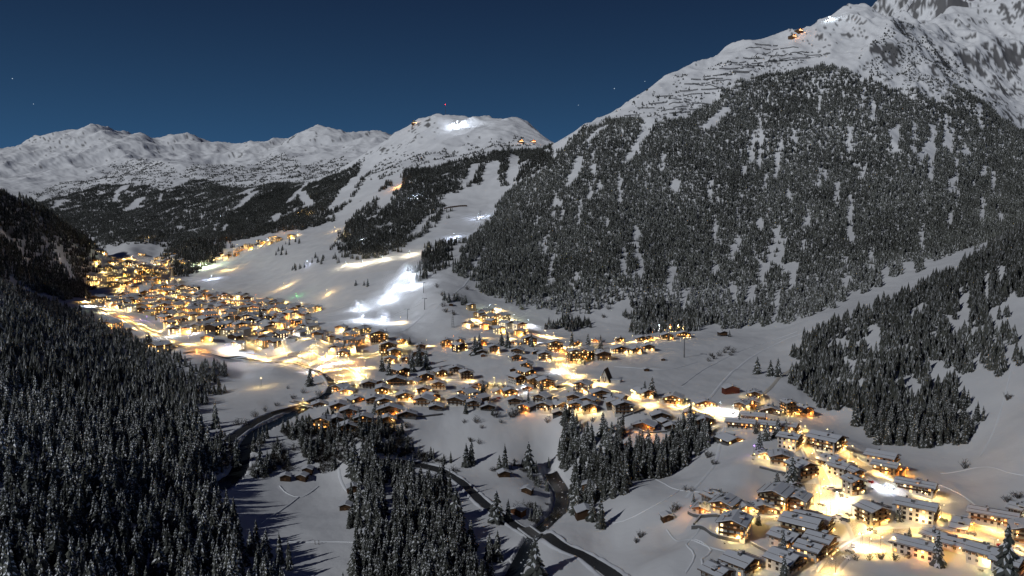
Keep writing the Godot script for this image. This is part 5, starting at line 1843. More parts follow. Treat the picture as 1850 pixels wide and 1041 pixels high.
func house(x: float, z: float, w: float, l: float, yaw: float, n: int, style: int, lit: int, label: String, group: String, lod: int):
	var called: String = ["guesthouse", "chalet", "timber_chalet", "hotel", "barn", "block_house"][style] if style < 6 else "chalet"
	var cat_: String = "hotel" if style == 3 else ("barn" if style == 4 else "house")
	if lod > 0:
		w *= 0.80
		l *= 0.80
	var pp := plot(Vector2(x, z), (w + l) * 0.27)
	x = pp.x
	z = pp.y
	var y := ground(x, z)
	var yr := deg_to_rad(yaw)
	for s in [Vector2(-w, l), Vector2(w, l), Vector2(w, -l), Vector2(-w, -l)]:
		var q := Vector2(x, z) + Vector2(s.x * cos(yr) + s.y * sin(yr), -s.x * sin(yr) + s.y * cos(yr)) * 0.42
		y = minf(y, ground(q.x, q.y) + 1.6)
	var o := thing(called, label, cat_, Vector3(x, y + 0.1, z), yaw, group)
	var hw := 2.45 * n + 0.3
	var pitch := 0.33
	var lower := hw * (1.0 if style in [0, 3] else (0.72 if style == 1 else 0.34))
	var wall_m: Material = mats.plaster_white
	var top_m: Material = mats.timber_mid
	match style:
		0: top_m = mats.timber_dark if rng.randf() < 0.6 else mats.timber_mid
		1: top_m = mats.timber_mid if rng.randf() < 0.5 else mats.timber_warm
		2:
			wall_m = mats.concrete
			top_m = mats.timber_dark
		3:
			wall_m = mats.plaster_cream if rng.randf() < 0.6 else mats.plaster_ochre
			top_m = mats.timber_warm
		4:
			wall_m = mats.concrete
			top_m = mats.timber_dark
			lower = 0.4
	var rise := w * 0.5 * pitch
	part("wall", meshes.box, wall_m, o, Vector3(0, (lower - 5.0) * 0.5, 0), Vector3(w, lower + 5.0, l))
	part("upper_wall", shape("prism", w + 0.16, l + 0.16, lower, hw, rise), top_m, o)
	var ov := 1.1 if lod > 0 else 0.9
	var rl := l + ov * 2.6
	var rw := w + ov * 2.0
	var ey := hw - ov * pitch
	var rf := part("roof", shape("roof", rw, rl, ey, pitch, 0.28), mats.eaves, o)
	part("snow_cover", shape("roof", rw - 0.2, rl - 0.24, ey + 0.29, pitch, [0.3, 0.4, 0.5][rng.randi() % 3], 0.16), mats.roof_snow, rf)
	if style == 4 and lod < 2:
		part("door", meshes.box, mats.timber_mid, o, Vector3(0, 1.2, l * 0.5 + 0.1), Vector3(2.4, 2.4, 0.12))
		return o
	if lod == 2:
		for sd in [-1.0, 1.0]:
			for q in [0.62, 0.34]:
				var gx: float = sd * w * q
				part("snow_guard", meshes.box, mats.eaves, rf, Vector3(gx, hw + rise - absf(gx) * pitch + 0.78, 0), Vector3(0.09, 0.2, rl * 0.93))
		for q in rng.randi_range(0, 2):
			var gx := w * rng.randf_range(0.12, 0.36) * (1.0 if rng.randf() < 0.5 else -1.0)
			var sk := part("skylight", meshes.box, mats.dark_glass if rng.randf() < 0.7 else mats.window_dim, rf, Vector3(gx, hw + rise - absf(gx) * pitch + 0.80, l * rng.randf_range(-0.32, 0.32)), Vector3(0.9, 0.12, 1.2))
			sk.rotation.z = -signf(gx) * atan(pitch)
	# chimney
	var nc := 1 if lod < 2 else rng.randi_range(1, 3)
	for k in nc:
		var cx := w * 0.5 * (rng.randf_range(0.15, 0.5) * (1 if (k + int(x)) % 2 == 0 else -1))
		var cz := l * rng.randf_range(-0.3, 0.3)
		var cy := hw + rise - absf(cx) * pitch
		var ch := part("chimney", meshes.box, mats.concrete, rf, Vector3(cx, cy + 0.8, cz), Vector3(0.9, 2.4, 0.9))
		part("snow_cap", meshes.box, mats.roof_snow, o, Vector3(cx, cy + 2.15, cz), Vector3(1.0, 0.3, 1.0))
	if lod == 2 and style != 4 and rng.randf() < 0.45:
		for sd in ([-1, 1] if rng.randf() < 0.5 else [1 if rng.randf() < 0.5 else -1]):
			var dx: float = sd * w * 0.3
			var dy := hw + rise - absf(dx) * pitch
			var dm := part("dormer", meshes.box, top_m, rf, Vector3(dx, dy + 0.5, l * 0.08), Vector3(1.9, 1.7, 2.0))
			part("snow_cap", meshes.box, mats.roof_snow, dm, Vector3(0, 0.62, 0), Vector3(1.25, 0.26, 1.25))
			part("window", meshes.box, mats.window_dim if rng.randf() < 0.5 else mats.dark_glass, o, Vector3(dx + sd * 0.96, dy + 0.6, l * 0.08), Vector3(0.1, 0.8, 1.1))
	# windows
	var wm := [mats.window_warm, mats.window_amber, mats.window_pale]
	var p_lit: float = [0.03, 0.16, 0.30][lit] * (1.6 if lod == 0 else 1.0)
	if style == 4: p_lit = 0.0
	var fr: Material = mats.frame_brown if style in [0, 3] else mats.frame_white
	var st := new_st()
	var stuffed := 0
	for side in 3:
		var span := w if side == 0 else l
		var cnt := maxi(1, int(span / (2.9 if lod > 0 else 3.6)))
		var face := 0.0 if side == 0 else (PI / 2 if side == 1 else -PI / 2)
		var out := (l if side == 0 else w) * 0.5 + 0.02
		for i in n:
			for k in cnt:
				if style == 5 and i == n - 1: continue
				var a := (k - (cnt - 1) * 0.5) * span / cnt
				var wy := 1.5 + 2.45 * i
				var up := wy > lower
				var at := Vector3(a, wy, out + (0.09 if up else 0.0)).rotated(Vector3.UP, face)
				if i == 0 and side == 0 and k == cnt / 2:
					if lod > 0:
						var dr := part("door", meshes.box, mats.timber_mid, o, Vector3(a, 1.1, out), Vector3(1.2, 2.2, 0.16))
						if lod == 2: part("handle", meshes.ball, mats.steel, dr, Vector3(0.38, 0, 0.6), Vector3(0.08, 0.05, 0.5))
					continue
				var m: Material = mats.dark_glass
				if rng.randf() < p_lit:
					m = wm[rng.randi() % 3]
				elif rng.randf() < 0.12 and lit > 0:
					m = mats.window_dim
				if lod == 0:
					if m != mats.dark_glass:
						st.append_from(meshes.box, 0, Transform3D(Basis(Vector3.UP, face).scaled_local(Vector3(1.3, 1.4, 0.14)), at))
						stuffed += 1
					continue
				var wn := part("window", meshes.box, m, o, at, Vector3(1.15, 1.3, 0.18), face)
				if lod == 2:
					part("frame", meshes.box, fr, wn, Vector3.ZERO, Vector3(1.24, 1.2, 0.7))
					part("glazing_bar", meshes.box, fr, wn, Vector3.ZERO, Vector3(0.07, 1.0, 1.25))
	if stuffed:
		var g := part("windows", st.commit(), wm[rng.randi() % 3], o)
		tag(g, "", "", "", "stuff")
	# attic window
	if lod > 0:
		part("window", meshes.box, mats.window_amber if rng.randf() < p_lit else mats.dark_glass, o, Vector3(0, hw + 0.3, l * 0.5 + 0.11), Vector3(1.0, 1.1, 0.18))
	# balconies across the gable, and along one side on hotels
	if lod > 0 and style in [0, 1, 2, 3]:
		for i in range(1, n):
			balcony(o, w * 0.94, 2.45 * i + 0.15, l * 0.5, 0.0, lod)
			if style == 3 or l > 19.0:
				balcony(o, l * 0.9, 2.45 * i + 0.15, w * 0.5, -PI / 2, lod)
		if style != 2 and n >= 2:
			balcony(o, w * 0.5, hw - 0.5, l * 0.5, 0.0, lod)
	if lit == 0 or (lod == 0 and lit == 1):
		return o
	# lamps on the house
	var e: float = (62.0 if lit == 2 else 14.0) * rng.randf_range(0.5, 1.6) * [2.2, 1.25, 1.0][lod]
	var c := WARM if rng.randf() < 0.82 else AMBER
	var gm: Material = mats.lamp_glow if c == WARM else mats.lamp_orange
	wall_lamp(o, Vector3(w * 0.28, 2.7, l * 0.5 + 1.7), c, gm, e, 0.0)
	if lit == 2 and (lod == 2 or (lod == 1 and rng.randf() < 0.4)):
		wall_lamp(o, Vector3(-w * 0.5 - 1.3, 2.7, l * 0.22), c, gm, e, -PI / 2)
		if rng.randf() < 0.3: wall_lamp(o, Vector3(w * 0.5 + 1.3, 2.7, -l * 0.1), c, gm, e * 0.7, PI / 2)
	return o


func wall_lamp(o: Node3D, at: Vector3, c: Color, gm: Material, e: float, face: float):
	var out := Vector3(0, 0, 1).rotated(Vector3.UP, face)
	var g := part("wall_lamp", meshes.ball, gm, o, at, Vector3(0.3, 0.3, 0.3))
	part("bracket", meshes.box, mats.lamp_pole, g, -out * 1.6 + Vector3(0, 0.7, 0), Vector3(0.2 if face == 0.0 else 3.6, 0.2, 3.6 if face == 0.0 else 0.2))
	omni(o, at, c, e, 0.15)


func balcony(o: Node3D, span: float, y: float, out: float, face: float, lod: int):
	var b := part("balcony", meshes.box, mats.timber_mid, o, Vector3(0, y, out + 0.65).rotated(Vector3.UP, face), Vector3(span, 0.18, 1.3), face)
	var r := part("railing", meshes.box, mats.timber_warm if int(y * 3.0 + span) % 2 == 0 else mats.timber_dark, b, Vector3(0, 3.0, 0.46), Vector3(1, 4.6, 0.07))
	if lod == 2:
		part("hand_rail", meshes.box, mats.timber_dark, b, Vector3(0, 5.8, 0.46), Vector3(1.01, 0.6, 0.14))


func build_village():
	for h in NEAR:
		house(h[0], h[1], h[2], h[3], h[4], h[5], h[6], h[7], h[8], "", 2)
	var ords := ["first", "second", "third", "fourth", "fifth", "sixth", "seventh", "eighth", "ninth", "tenth", "eleventh", "twelfth", "thirteenth", "fourteenth", "fifteenth", "sixteenth", "seventeenth", "eighteenth", "nineteenth", "twentieth"]
	var kinds := ["white house", "plaster and timber chalet", "dark timber house", "yellow hotel", "barn", "block"]
	var lits := ["unlit ", "dimly lit ", "brightly lit "]
	for row in [[ROW_PLAIN, "in the row under the mountain"], [ROW_CHURCH, "in the row across the plain"], [ROW_SCARP, "in the scarp rim row"]]:
		var n: int = row[0].size()
		for i in n:
			var h: Array = row[0][i]
			var k: String = ords[i] + " from the left" if i < n / 2 else (ords[n - 1 - i] + " from the right" if i < n - 1 else "last at the right")
			house(h[0], h[1], h[2], h[3], h[4], h[5], h[6], h[7], lits[h[7]] + kinds[h[5 + 1]] + ", " + k + " " + row[1], "", 1)
	# small houses that fill the village between the rows
	var nf0 := FastNoiseLite.new()
	for f in FILL:
		for p in scatter(f[3], f[1], 2.0, nf0):
			if rng.randf() < 0.35 or plots.any(func(o): return p.distance_to(o[0]) < o[1] + 6.0): continue
			house(p.x, p.y, rng.randf_range(13, 17), rng.randf_range(13, 19), rng.randf_range(-40, 55), rng.randi_range(1, 3), [0, 1, 1, 2, 3][rng.randi() % 5], 2 if rng.randf() < 0.6 else 1, ["tiny", "small two storey", "narrow three storey"][rng.randi() % 3] + " snow roofed house " + f[0], "small houses " + f[0], 1)
	# the A-frame chapel on the plain
	chapel()
	# the far town
	var nf := FastNoiseLite.new()
	for t in TOWN:
		var pts := scatter(t[3], t[1], 2.0, nf)
		var share: float = t[2] * 2.0 / maxf(pts.size(), 1.0)
		for p in pts:
			if rng.randf() > share: continue
			var big := rng.randf() < 0.3
			var w := rng.randf_range(10, 13.5) if not big else rng.randf_range(13, 17)
			var sty: int = [0, 1, 3, 2, 0, 3][rng.randi() % 6]
			var br := 2 if rng.randf() < 0.62 else 1
			var st := rng.randi_range(2, 3) + (1 if big else 0)
			house(p.x, p.y, w, rng.randf_range(10, 15) + (7.0 if big else 0.0), rng.randf_range(-35, 50), st, sty, br, lits[br] + ["low", "low", "low", "tall", "highest"][st] + " " + kinds[sty] + " in the " + String(t[0]).split(" along")[0].split(" at the")[0], "houses in the " + t[0], 0)
	church()
	for t in TOWN:
		for p in scatter(t[3], 44.0, 2.0, nf):
			if rng.randf() < 0.7:
				lamp_spots.append([p, Vector2(rng.randf() - 0.5, 1).normalized(), "yards of the " + String(t[0]).split(" along")[0].split(" at the")[0]])
	# street lamps
	for s in LAMPS_EXTRA:
		lamp_spots.append([Vector2(s[0], s[1]), Vector2(0, 1), "yards and squares"])
	var k := 0
	for s in lamp_spots:
		var q: Vector2 = s[0]
		street_lamp(q, s[1], String(s[2]).replace("_", " "), k)
		k += 1


func street_lamp(q: Vector2, towards: Vector2, where: String, k: int):
	var d := -q.y
	var tall := 7.0 if d < 800.0 else 8.0
	var o := thing("street_lamp", "slim street lamp along the " + where, "street lamp", on(q.x, q.y), rad_to_deg(atan2(towards.x, towards.y)), "street lamps along the " + where)
	part("pole", meshes.taper, mats.lamp_pole, o, Vector3(0, tall * 0.5 - 0.5, 0), Vector3(0.22, tall + 1.0, 0.22))
	part("arm", meshes.box, mats.lamp_pole, o, Vector3(0, tall, 0.8), Vector3(0.1, 0.1, 1.7))
	var c := WARM
	var gm: Material = mats.lamp_glow
	var e := 260.0
	var r := k % 9
	if r == 4:
		c = Color(0.93, 0.95, 1.0)
		gm = mats.lamp_white
	elif r == 7 and d > 800.0:
		c = AMBER
		gm = mats.lamp_orange
	if d > 560.0: e = 420.0
	if d > 950.0: e = 900.0
	if where.begins_with("yards and"): e *= (1.2 if d < 560.0 else 1.8)
	elif where.begins_with("village road") or where.begins_with("town street") or where.begins_with("station") or where.begins_with("highway"): e *= 1.7
	part("lamp_head", meshes.ball, gm, o, Vector3(0, tall - 0.12, 1.6), Vector3(0.33, 0.26, 0.33))
	down_light(o, Vector3(0, tall - 0.12, 1.6), c, e)


func down_light(parent: Node, at: Vector3, c: Color, e: float, wide := 73.0):
	var l := SpotLight3D.new()
	l.name = "lamp_light"
	l.light_color = c
	l.light_energy = e
	l.light_size = 0.2
	l.spot_range = 300.0
	l.spot_attenuation = 2.0
	l.spot_angle = wide
	l.spot_angle_attenuation = 0.9
	l.shadow_enabled = true
	parent.add_child(l, true)
	l.position = at
	l.rotation.x = -PI / 2


func chapel():
	var p := Vector2(89.4, -740)
	var o := thing("chapel", "white A frame chapel with steep roof alone on the plain", "church", on(p.x, p.y), -22.0)
	part("wall", prism(9, 12, -3, 0.4, 11.0), mats.plaster_white, o)
	var st := new_st()
	for s in [-1.0, 1.0]:
		var f := [Vector3(s * 5.2, -0.5, 6.5), Vector3(s * 5.7, -0.5, 6.5), Vector3(0, 12.9, 6.5), Vector3(0, 12.0, 6.5)]
		if s < 0: f.reverse()
		extrude(st, f, 13.2)
	var rf := part("roof", st.commit(), mats.eaves, o)
	part("window", meshes.box, mats.dark_glass, o, Vector3(-1.2, 3.4, 6.05), Vector3(0.8, 4.4, 0.2))
	part("window", meshes.box, mats.dark_glass, o, Vector3(1.2, 3.4, 6.05), Vector3(0.8, 4.4, 0.2))
	part("door", meshes.box, mats.timber_mid, o, Vector3(0, 0.9, 6.1), Vector3(1.3, 2.2, 0.2))
	part("annex", meshes.box, mats.plaster_white, o, Vector3(10, 0.6, 0), Vector3(9, 4.5, 7))
	part("annex_snow", meshes.box, mats.roof_snow, o, Vector3(10, 3.1, 0), Vector3(9.8, 0.5, 7.8))
	part("porch_snow", meshes.box, mats.roof_snow, o, Vector3(-9.5, 1.6, 1), Vector3(7, 0.5, 5.6))
	part("porch", meshes.box, mats.timber_dark, o, Vector3(-9.5, 0.2, 1), Vector3(6.2, 2.6, 5))


func church():
	var p := Vector2(-645.7, -1495.5)
	var o := thing("church", "floodlit church with a pointed spire in the far town", "church", on(p.x, p.y), 20.0)
	part("nave", prism(12, 26, -3, 9, 7), mats.plaster_white, o, Vector3(0, 0, -14))
	part("nave_roof", roof_mesh(14, 27, 8.4, 1.1, 0.5), mats.roof_snow, o, Vector3(0, 0, -14))
	part("tower", meshes.box, mats.plaster_white, o, Vector3(0, 9, 4), Vector3(6.5, 24, 6.5))
	var sp := CylinderMesh.new()
	sp.top_radius = 0.05
	sp.bottom_radius = 4.4
	sp.height = 19
	sp.radial_segments = 4
	part("spire", sp, mats.plaster_cream, o, Vector3(0, 30.4, 4), Vector3.ONE, PI / 4)
	for s in [-1.0, 1.0]:
		part("window", meshes.box, mats.window_warm, o, Vector3(s * 1.4, 17, 7.3), Vector3(1.1, 2.4, 0.2))
	for s in [-1.0, 1.0]:
		part("floodlight", meshes.ball, mats.lamp_glow, o, Vector3(s * 9, 1.2, 16), Vector3(0.33, 0.33, 0.33))
		omni(o, Vector3(s * 9, 1.2, 16), WARM, 260.0, 0.2)


# ---------------------------------------------------------------- ski slopes, barriers, plumes
func build_ski():
	# avalanche barriers
	for b in BARRIERS:
		var x: float = b[0]
		var z: float = b[1]
		var e := 8.0
		var g := Vector2(ground(x + e, z) - ground(x - e, z), ground(x, z + e) - ground(x, z - e))
		var along := Vector2(-g.y, g.x).normalized()
		if along.x < 0: along = -along
		var o := thing("avalanche_barrier", "dark avalanche barrier row across the snowy ridge below the summit", "barrier", on(x, z), 0.0, "avalanche barriers on the ridge")
		var l: float = b[2] * 0.8
		var m := int(l / 5.0)
		var st := new_st()
		var ps := new_st()
		var e0: Vector2 = Vector2(x, z) - along * l * 0.5
		var e1: Vector2 = Vector2(x, z) + along * l * 0.5
		var h0 := on(e0.x, e0.y) - o.position
		var h1 := on(e1.x, e1.y) - o.position
		for i in m:
			if (i + int(absf(x))) % 11 == 10: continue
			var p0 := h0.lerp(h1, float(i) / m)
			var p1 := h0.lerp(h1, (i + 0.92) / m)
			for s in [[p0, 0], [p1, 1]]:
				var q: Vector3 = s[0] + o.position
				var g0 := ground(q.x, q.z) - o.position.y
				var yy := maxf(lerpf(s[0].y, g0, 0.5), g0 - 0.8)
				if s[1] == 0: p0.y = yy
				else: p1.y = yy
			for k in 3:
				var up := Vector3(0, 0.9 + k * 1.05, 0)
				quad(st, p0 + up, p1 + up, p1 + up + Vector3(0, 0.8, 0), p0 + up + Vector3(0, 0.8, 0))
				quad(st, p1 + up + Vector3(0, 0, -0.3), p0 + up + Vector3(0, 0, -0.3), p0 + up + Vector3(0, 0.8, -0.3), p1 + up + Vector3(0, 0.8, -0.3))
			ps.append_from(meshes.box, 0, Transform3D(Basis.IDENTITY.scaled(Vector3(0.3, 4.6, 0.3)), p0 + Vector3(0, 1.4, 0)))
		tag(part("cross_beams", st.commit(), mats.steel, o), "", "", "", "stuff")
		tag(part("posts", ps.commit(), mats.steel, o), "", "", "", "stuff")
	# floodlit run with snow guns
	var guns := [Vector2(-182.7, -1366.6), Vector2(-191.7, -1295.6), Vector2(-163.9, -1293), Vector2(-197.8, -1246.1), Vector2(-234.2, -1206.4), Vector2(-214.1, -1122), Vector2(-180.8, -1112.3), Vector2(-291.2, -1534.8), Vector2(-254.6, -1542.2), Vector2(-199.8, -1538.3), Vector2(-326.1, -1546.7)]
	for i in guns.size():
		var q: Vector2 = guns[i]
		var o := thing("snow_gun", "snow gun with white floodlight on the lit ski run", "snow gun", on(q.x, q.y), 30.0 * i, "snow guns on the lit ski run")
		part("stand", meshes.cyl, mats.steel, o, Vector3(0, 2.6, 0), Vector3(0.4, 6.4, 0.4))
		var f := part("fan_barrel", meshes.cyl, mats.steel, o, Vector3(0, 6.0, 0.4), Vector3(1.6, 2.2, 1.6))
		f.rotation.x = 1.1
		part("lamp", meshes.ball, mats.lamp_white, o, Vector3(0, 8.2, 0), Vector3(0.33, 0.33, 0.33))
		omni(o, Vector3(0, 8.2, 0), Color(0.9, 0.94, 1.0) if i < 7 else Color(1.0, 0.93, 0.80), 1100.0 if i < 4 else 800.0, 0.3)
	var plumes := [[Vector2(-183.8, -1304.9), 40.0, 22.0, 28.0, 0.010], [Vector2(-179.5, -1364.3), 34.0, 24.0, 26.0, 0.009], [Vector2(-190.1, -1266.3), 36.0, 16.0, 24.0, 0.009], [Vector2(-167.8, -1324.1), 24.0, 20.0, 22.0, 0.008], [Vector2(-196.5, -1237.8), 40.0, 16.0, 24.0, 0.007], [Vector2(-218.3, -1144.5), 22.0, 24.0, 20.0, 0.008], [Vector2(-234.4, -1198.5), 16.0, 18.0, 16.0, 0.010], [Vector2(-184.4, -1119.9), 16.0, 22.0, 14.0, 0.010], [Vector2(-218.4, -1203.8), 30.0, 14.0, 20.0, 0.006], [Vector2(-161.9, -1395.4), 26.0, 20.0, 20.0, 0.006], [Vector2(-196.6, -1184.5), 34.0, 12.0, 22.0, 0.005], [Vector2(-173.3, -1260.4), 50.0, 14.0, 34.0, 0.005], [Vector2(-206.6, -1333.5), 22.0, 26.0, 18.0, 0.006], [Vector2(-200.9, -1072.2), 20.0, 12.0, 16.0, 0.007]]
	for pl in plumes:
		var q: Vector2 = pl[0]
		var v := FogVolume.new()
		v.name = numbered("snow_plume")
		v.shape = RenderingServer.FOG_VOLUME_SHAPE_ELLIPSOID
		v.size = Vector3(pl[1] * 1.6, pl[2] * 1.3, pl[3] * 1.6)
		var fm := FogMaterial.new()
		fm.density = pl[4] * 0.75
		fm.albedo = Color(0.97, 0.98, 1.0)
		v.material = fm
		add_child(v)
		v.position = on(q.x, q.y, pl[2] * 0.3)
		v.rotation = Vector3(0.2, rng.randf() * 3.0, rng.randf_range(0.2, 0.8))
		tag(v, "white cloud of blown snow drifting over the lit ski run", "", "", "stuff")
	# warm and cold single lamps on the slopes
	var spots := [[Vector2(-674, -1868.6), 0, 800.0], [Vector2(-607, -1595), 0, 600.0], [Vector2(-462.8, -1331), 0, 600.0], [Vector2(-457.7, -1573.5), 0, 600.0], [Vector2(-329.5, -1395.5), 0, 240.0], [Vector2(-680.7, -1781.3), 1, 600.0], [Vector2(-329.4, -1739.7), 1, 500.0], [Vector2(-252.2, -2063.3), 1, 900.0], [Vector2(-74.9, -1783.4), 1, 600.0], [Vector2(-120.8, -1640.9), 1, 500.0], [Vector2(-432.2, -1662.2), 1, 120.0], [Vector2(-321.2, -2225), 2, 900.0], [Vector2(-620.1, -2143.2), 2, 260.0], [Vector2(-444.2, -1981.8), 0, 260.0], [Vector2(-397.4, -1858.8), 0, 260.0], [Vector2(-648.3, -2407.7), 0, 300.0], [Vector2(-589.3, -2308), 0, 260.0], [Vector2(-1172.3, -2545.3), 0, 300.0], [Vector2(-1050.2, -2848.6), 1, 120.0], [Vector2(-246.3, -764.3), 0, 110.0], [Vector2(-317.3, -904.2), 1, 700.0], [Vector2(-781.1, -1973.8), 3, 4200.0], [Vector2(-757.5, -1948.6), 3, 4200.0], [Vector2(-790.6, -1955.7), 3, 2500.0], [Vector2(-903.2, -2007.5), 2, 420.0], [Vector2(-822.2, -2277), 2, 300.0], [Vector2(-398, -1447.4), 4, 60.0], [Vector2(-32.8, -1161.9), 3, 110.0], [Vector2(-16.2, -1145.6), 3, 130.0], [Vector2(4, -1128.4), 3, 110.0], [Vector2(-589.9, -1136.7), 3, 120.0], [Vector2(-512.3, -1098.5), 5, 60.0], [Vector2(160.3, -496.2), 5, 14.0], [Vector2(157.2, -502.3), 5, 14.0], [Vector2(228.4, -633.9), 4, 10.0]]
	var tone := [WARM, Color(0.82, 0.88, 1.0), AMBER, Color(0.93, 1.0, 0.82), Color(0.4, 1.0, 0.5), Color(0.75, 0.6, 1.0)]
	var gms := [mats.lamp_glow, mats.lamp_white, mats.lamp_orange, mats.lamp_white, mats.lamp_green, mats.lamp_violet]
	var say := ["warm", "cold white", "orange", "pale green white", "green", "violet"]
	for s in spots:
		var q: Vector2 = s[0]
		var tall := 6.0 if s[2] < 100.0 else 9.0
		var o := thing("floodlight_mast", say[s[1]] + " floodlight on a plain mast standing in the snow", "floodlight", on(q.x, q.y), 0.0, say[s[1]] + " floodlights on the snow")
		part("mast", meshes.taper, mats.lamp_pole, o, Vector3(0, tall * 0.5 - 0.5, 0), Vector3(0.3, tall + 1.0, 0.3))
		part("lamp_head", meshes.ball, gms[s[1]], o, Vector3(0, tall, 0.4), Vector3(0.4, 0.4, 0.4))
		omni(o, Vector3(0, tall, 0.4), tone[s[1]], s[2], 0.2)
	# bright station lamp on the dome and the beacon mast
	summit_light(Vector2(-203.5, -2964.2), "floodlight_tower", "white floodlight shining on the snow of the domed mountain", mats.lamp_white, Color(0.9, 0.94, 1.0), 5200.0, 14.0)
	summit_light(Vector2(950.2, -2412.3), "floodlight_tower", "white floodlight on the summit of the big mountain", mats.lamp_white, Color(0.9, 0.96, 1.0), 500.0, 8.0)
	for b in [[Vector2(827.7, -2376.1), "left lit summit station hut on the ridge of the big mountain"], [Vector2(850.6, -2390.9), "right lit summit station hut on the ridge of the big mountain"], [Vector2(27, -2593.8), "left lit mountain station on the saddle ski slope"], [Vector2(67.7, -2636.3), "right lit mountain station on the saddle ski slope"], [Vector2(-391.8, -3191.6), "mountain station on the left shoulder of the dome"]]:
		var q: Vector2 = b[0]
		var o := thing("mountain_station", b[1], "building", on(q.x, q.y), 20.0)
		part("wall", prism(16, 20, -8, 5, 3), mats.timber_mid, o)
		part("roof", roof_mesh(19, 22, 4.6, 0.36, 0.6), mats.roof_snow, o)
		for k in 4:
			part("window", meshes.box, mats.window_pale, o, Vector3((k - 1.5) * 3.6, 2.4, 10.1), Vector3(2.4, 1.8, 0.3))
		part("wall_lamp", meshes.ball, mats.lamp_orange, o, Vector3(0, 5, 13), Vector3(0.33, 0.33, 0.33))
		omni(o, Vector3(0, 5, 13), AMBER, 90.0, 0.2)
	var q := Vector2(-258.8, -3112.3)
	var o := thing("radio_mast", "thin radio mast with red beacon on the domed mountain", "mast", on(q.x, q.y))
	part("pole", meshes.taper, mats.steel, o, Vector3(0, 17, 0), Vector3(1.4, 44, 1.4))
	part("beacon_lamp", meshes.ball, mats.lamp_red, o, Vector3(0, 40, 0), Vector3(1.6, 1.6, 1.6))
	# lift pylons with their ropes
	var py := [Vector2(-187.2, -994), Vector2(-150.8, -1129.1), Vector2(-129.1, -1157.7), Vector2(-140.9, -1249.2), Vector2(-77, -1461.6), Vector2(-70.6, -1771.3)]
	for i in py.size():
		pylon(py[i], 17.0, "lift pylon with T head on the ski slope, %s uphill" % ["lowest", "second", "third", "fourth", "fifth", "highest"][i])
	pylon(Vector2(190, -861.2), 21.0, "tall lift pylon standing alone on the snowy plain")
	lattice(Vector2(-80.2, -1060.1), 24.0, "slender lattice power pylon above the upper village")
	for i in [0, 1, 2, 3, 4]:
		cable(on(py[i].x, py[i].y, 16.6), on(py[i + 1].x, py[i + 1].y, 16.6), i)
	# the long dark snow barrier across the run
	q = Vector2(-133, -1903.1)
	o = thing("snow_fence", "long dark fence across the ski run below the saddle", "fence", on(q.x, q.y), 0.0)
	for i in 12:
		var xx := q.x + (i - 6) * 4.6
		var b := part("panel", meshes.box, mats.timber_dark, o, Vector3((i - 6) * 4.6, ground(xx, q.y) - ground(q.x, q.y) + 1.8, 0), Vector3(4.5, 3.4, 0.3))
	# stars
	for s in [[1110, 160, 15.0, "brightest star beside the mountain ridge"], [1165, 147, 12.0, "star nearest the mountain ridge"], [1045, 190, 10.0, "faint star low beside the ridge"], [22, 142, 13.0, "star at the upper left of the sky"], [60, 188, 11.0, "lower star at the left of the sky"]]:
		var v := Vector3((s[0] - 925.0) / 1424.0, -(s[1] - 520.5) / 1424.0, -1.0)
		var st := top_mesh("star", meshes.ball, mats.star_glow)
		st.position = cam.position + cam.basis * v.normalized() * 20000.0
		st.scale = Vector3.ONE * s[2] * 1.2
		tag(st, s[3], "star", "stars")


func summit_light(q: Vector2, called: String, label: String, gm: Material, c: Color, e: float, tall: float):
	var o := thing(called, label, "floodlight", on(q.x, q.y))
	part("mast", meshes.taper, mats.lamp_pole, o, Vector3(0, tall * 0.5 - 1, 0), Vector3(0.6, tall + 2.0, 0.6))
	part("lamp_head", meshes.ball, gm, o, Vector3(0, tall, 0.6), Vector3(3.0, 2.4, 3.0))
	omni(o, Vector3(0, tall, 3.2), c, e, 0.6)


func pylon(q: Vector2, tall: float, label: String):
	var o := thing("lift_pylon", label, "pylon", on(q.x, q.y), -25.0)
	part("mast", meshes.taper, mats.steel, o, Vector3(0, tall * 0.5 - 1, 0), Vector3(1.3, tall + 2, 1.3))
	var t := part("cross_arm", meshes.box, mats.steel, o, Vector3(0, tall, 0), Vector3(6.4, 0.6, 0.7))
	for s in [-1, 1]:
		part("sheave_train", meshes.box, mats.steel, o, Vector3(s * 3.0, tall - 0.35, 0), Vector3(0.5, 0.5, 4.4))
	part("snow_cap", meshes.box, mats.roof_snow, o, Vector3(0, tall + 0.42, 0), Vector3(6.2, 0.25, 0.8))


func lattice(q: Vector2, tall: float, label: String):
	var o := thing("power_pylon", label, "pylon", on(q.x, q.y), 20.0)
	for sx in [-1, 1]:
		for sz in [-1, 1]:
			var l := part("leg", meshes.box, mats.steel, o, Vector3(sx * 0.95, tall * 0.5, sz * 0.95), Vector3(0.18, tall + 1.0, 0.18))
			l.rotation = Vector3(-sz * 0.06, 0, sx * 0.06)
	for k in 7:
		part("brace", meshes.box, mats.steel, o, Vector3(0, 2.0 + k * 3.0, 0), Vector3(3.0 - k * 0.3, 0.14, 3.0 - k * 0.3))
	for k in 2:
		part("cross_arm", meshes.box, mats.steel, o, Vector3(0, tall - 1.0 - k * 4.0, 0), Vector3(7.0 + k * 2.0, 0.25, 0.4))


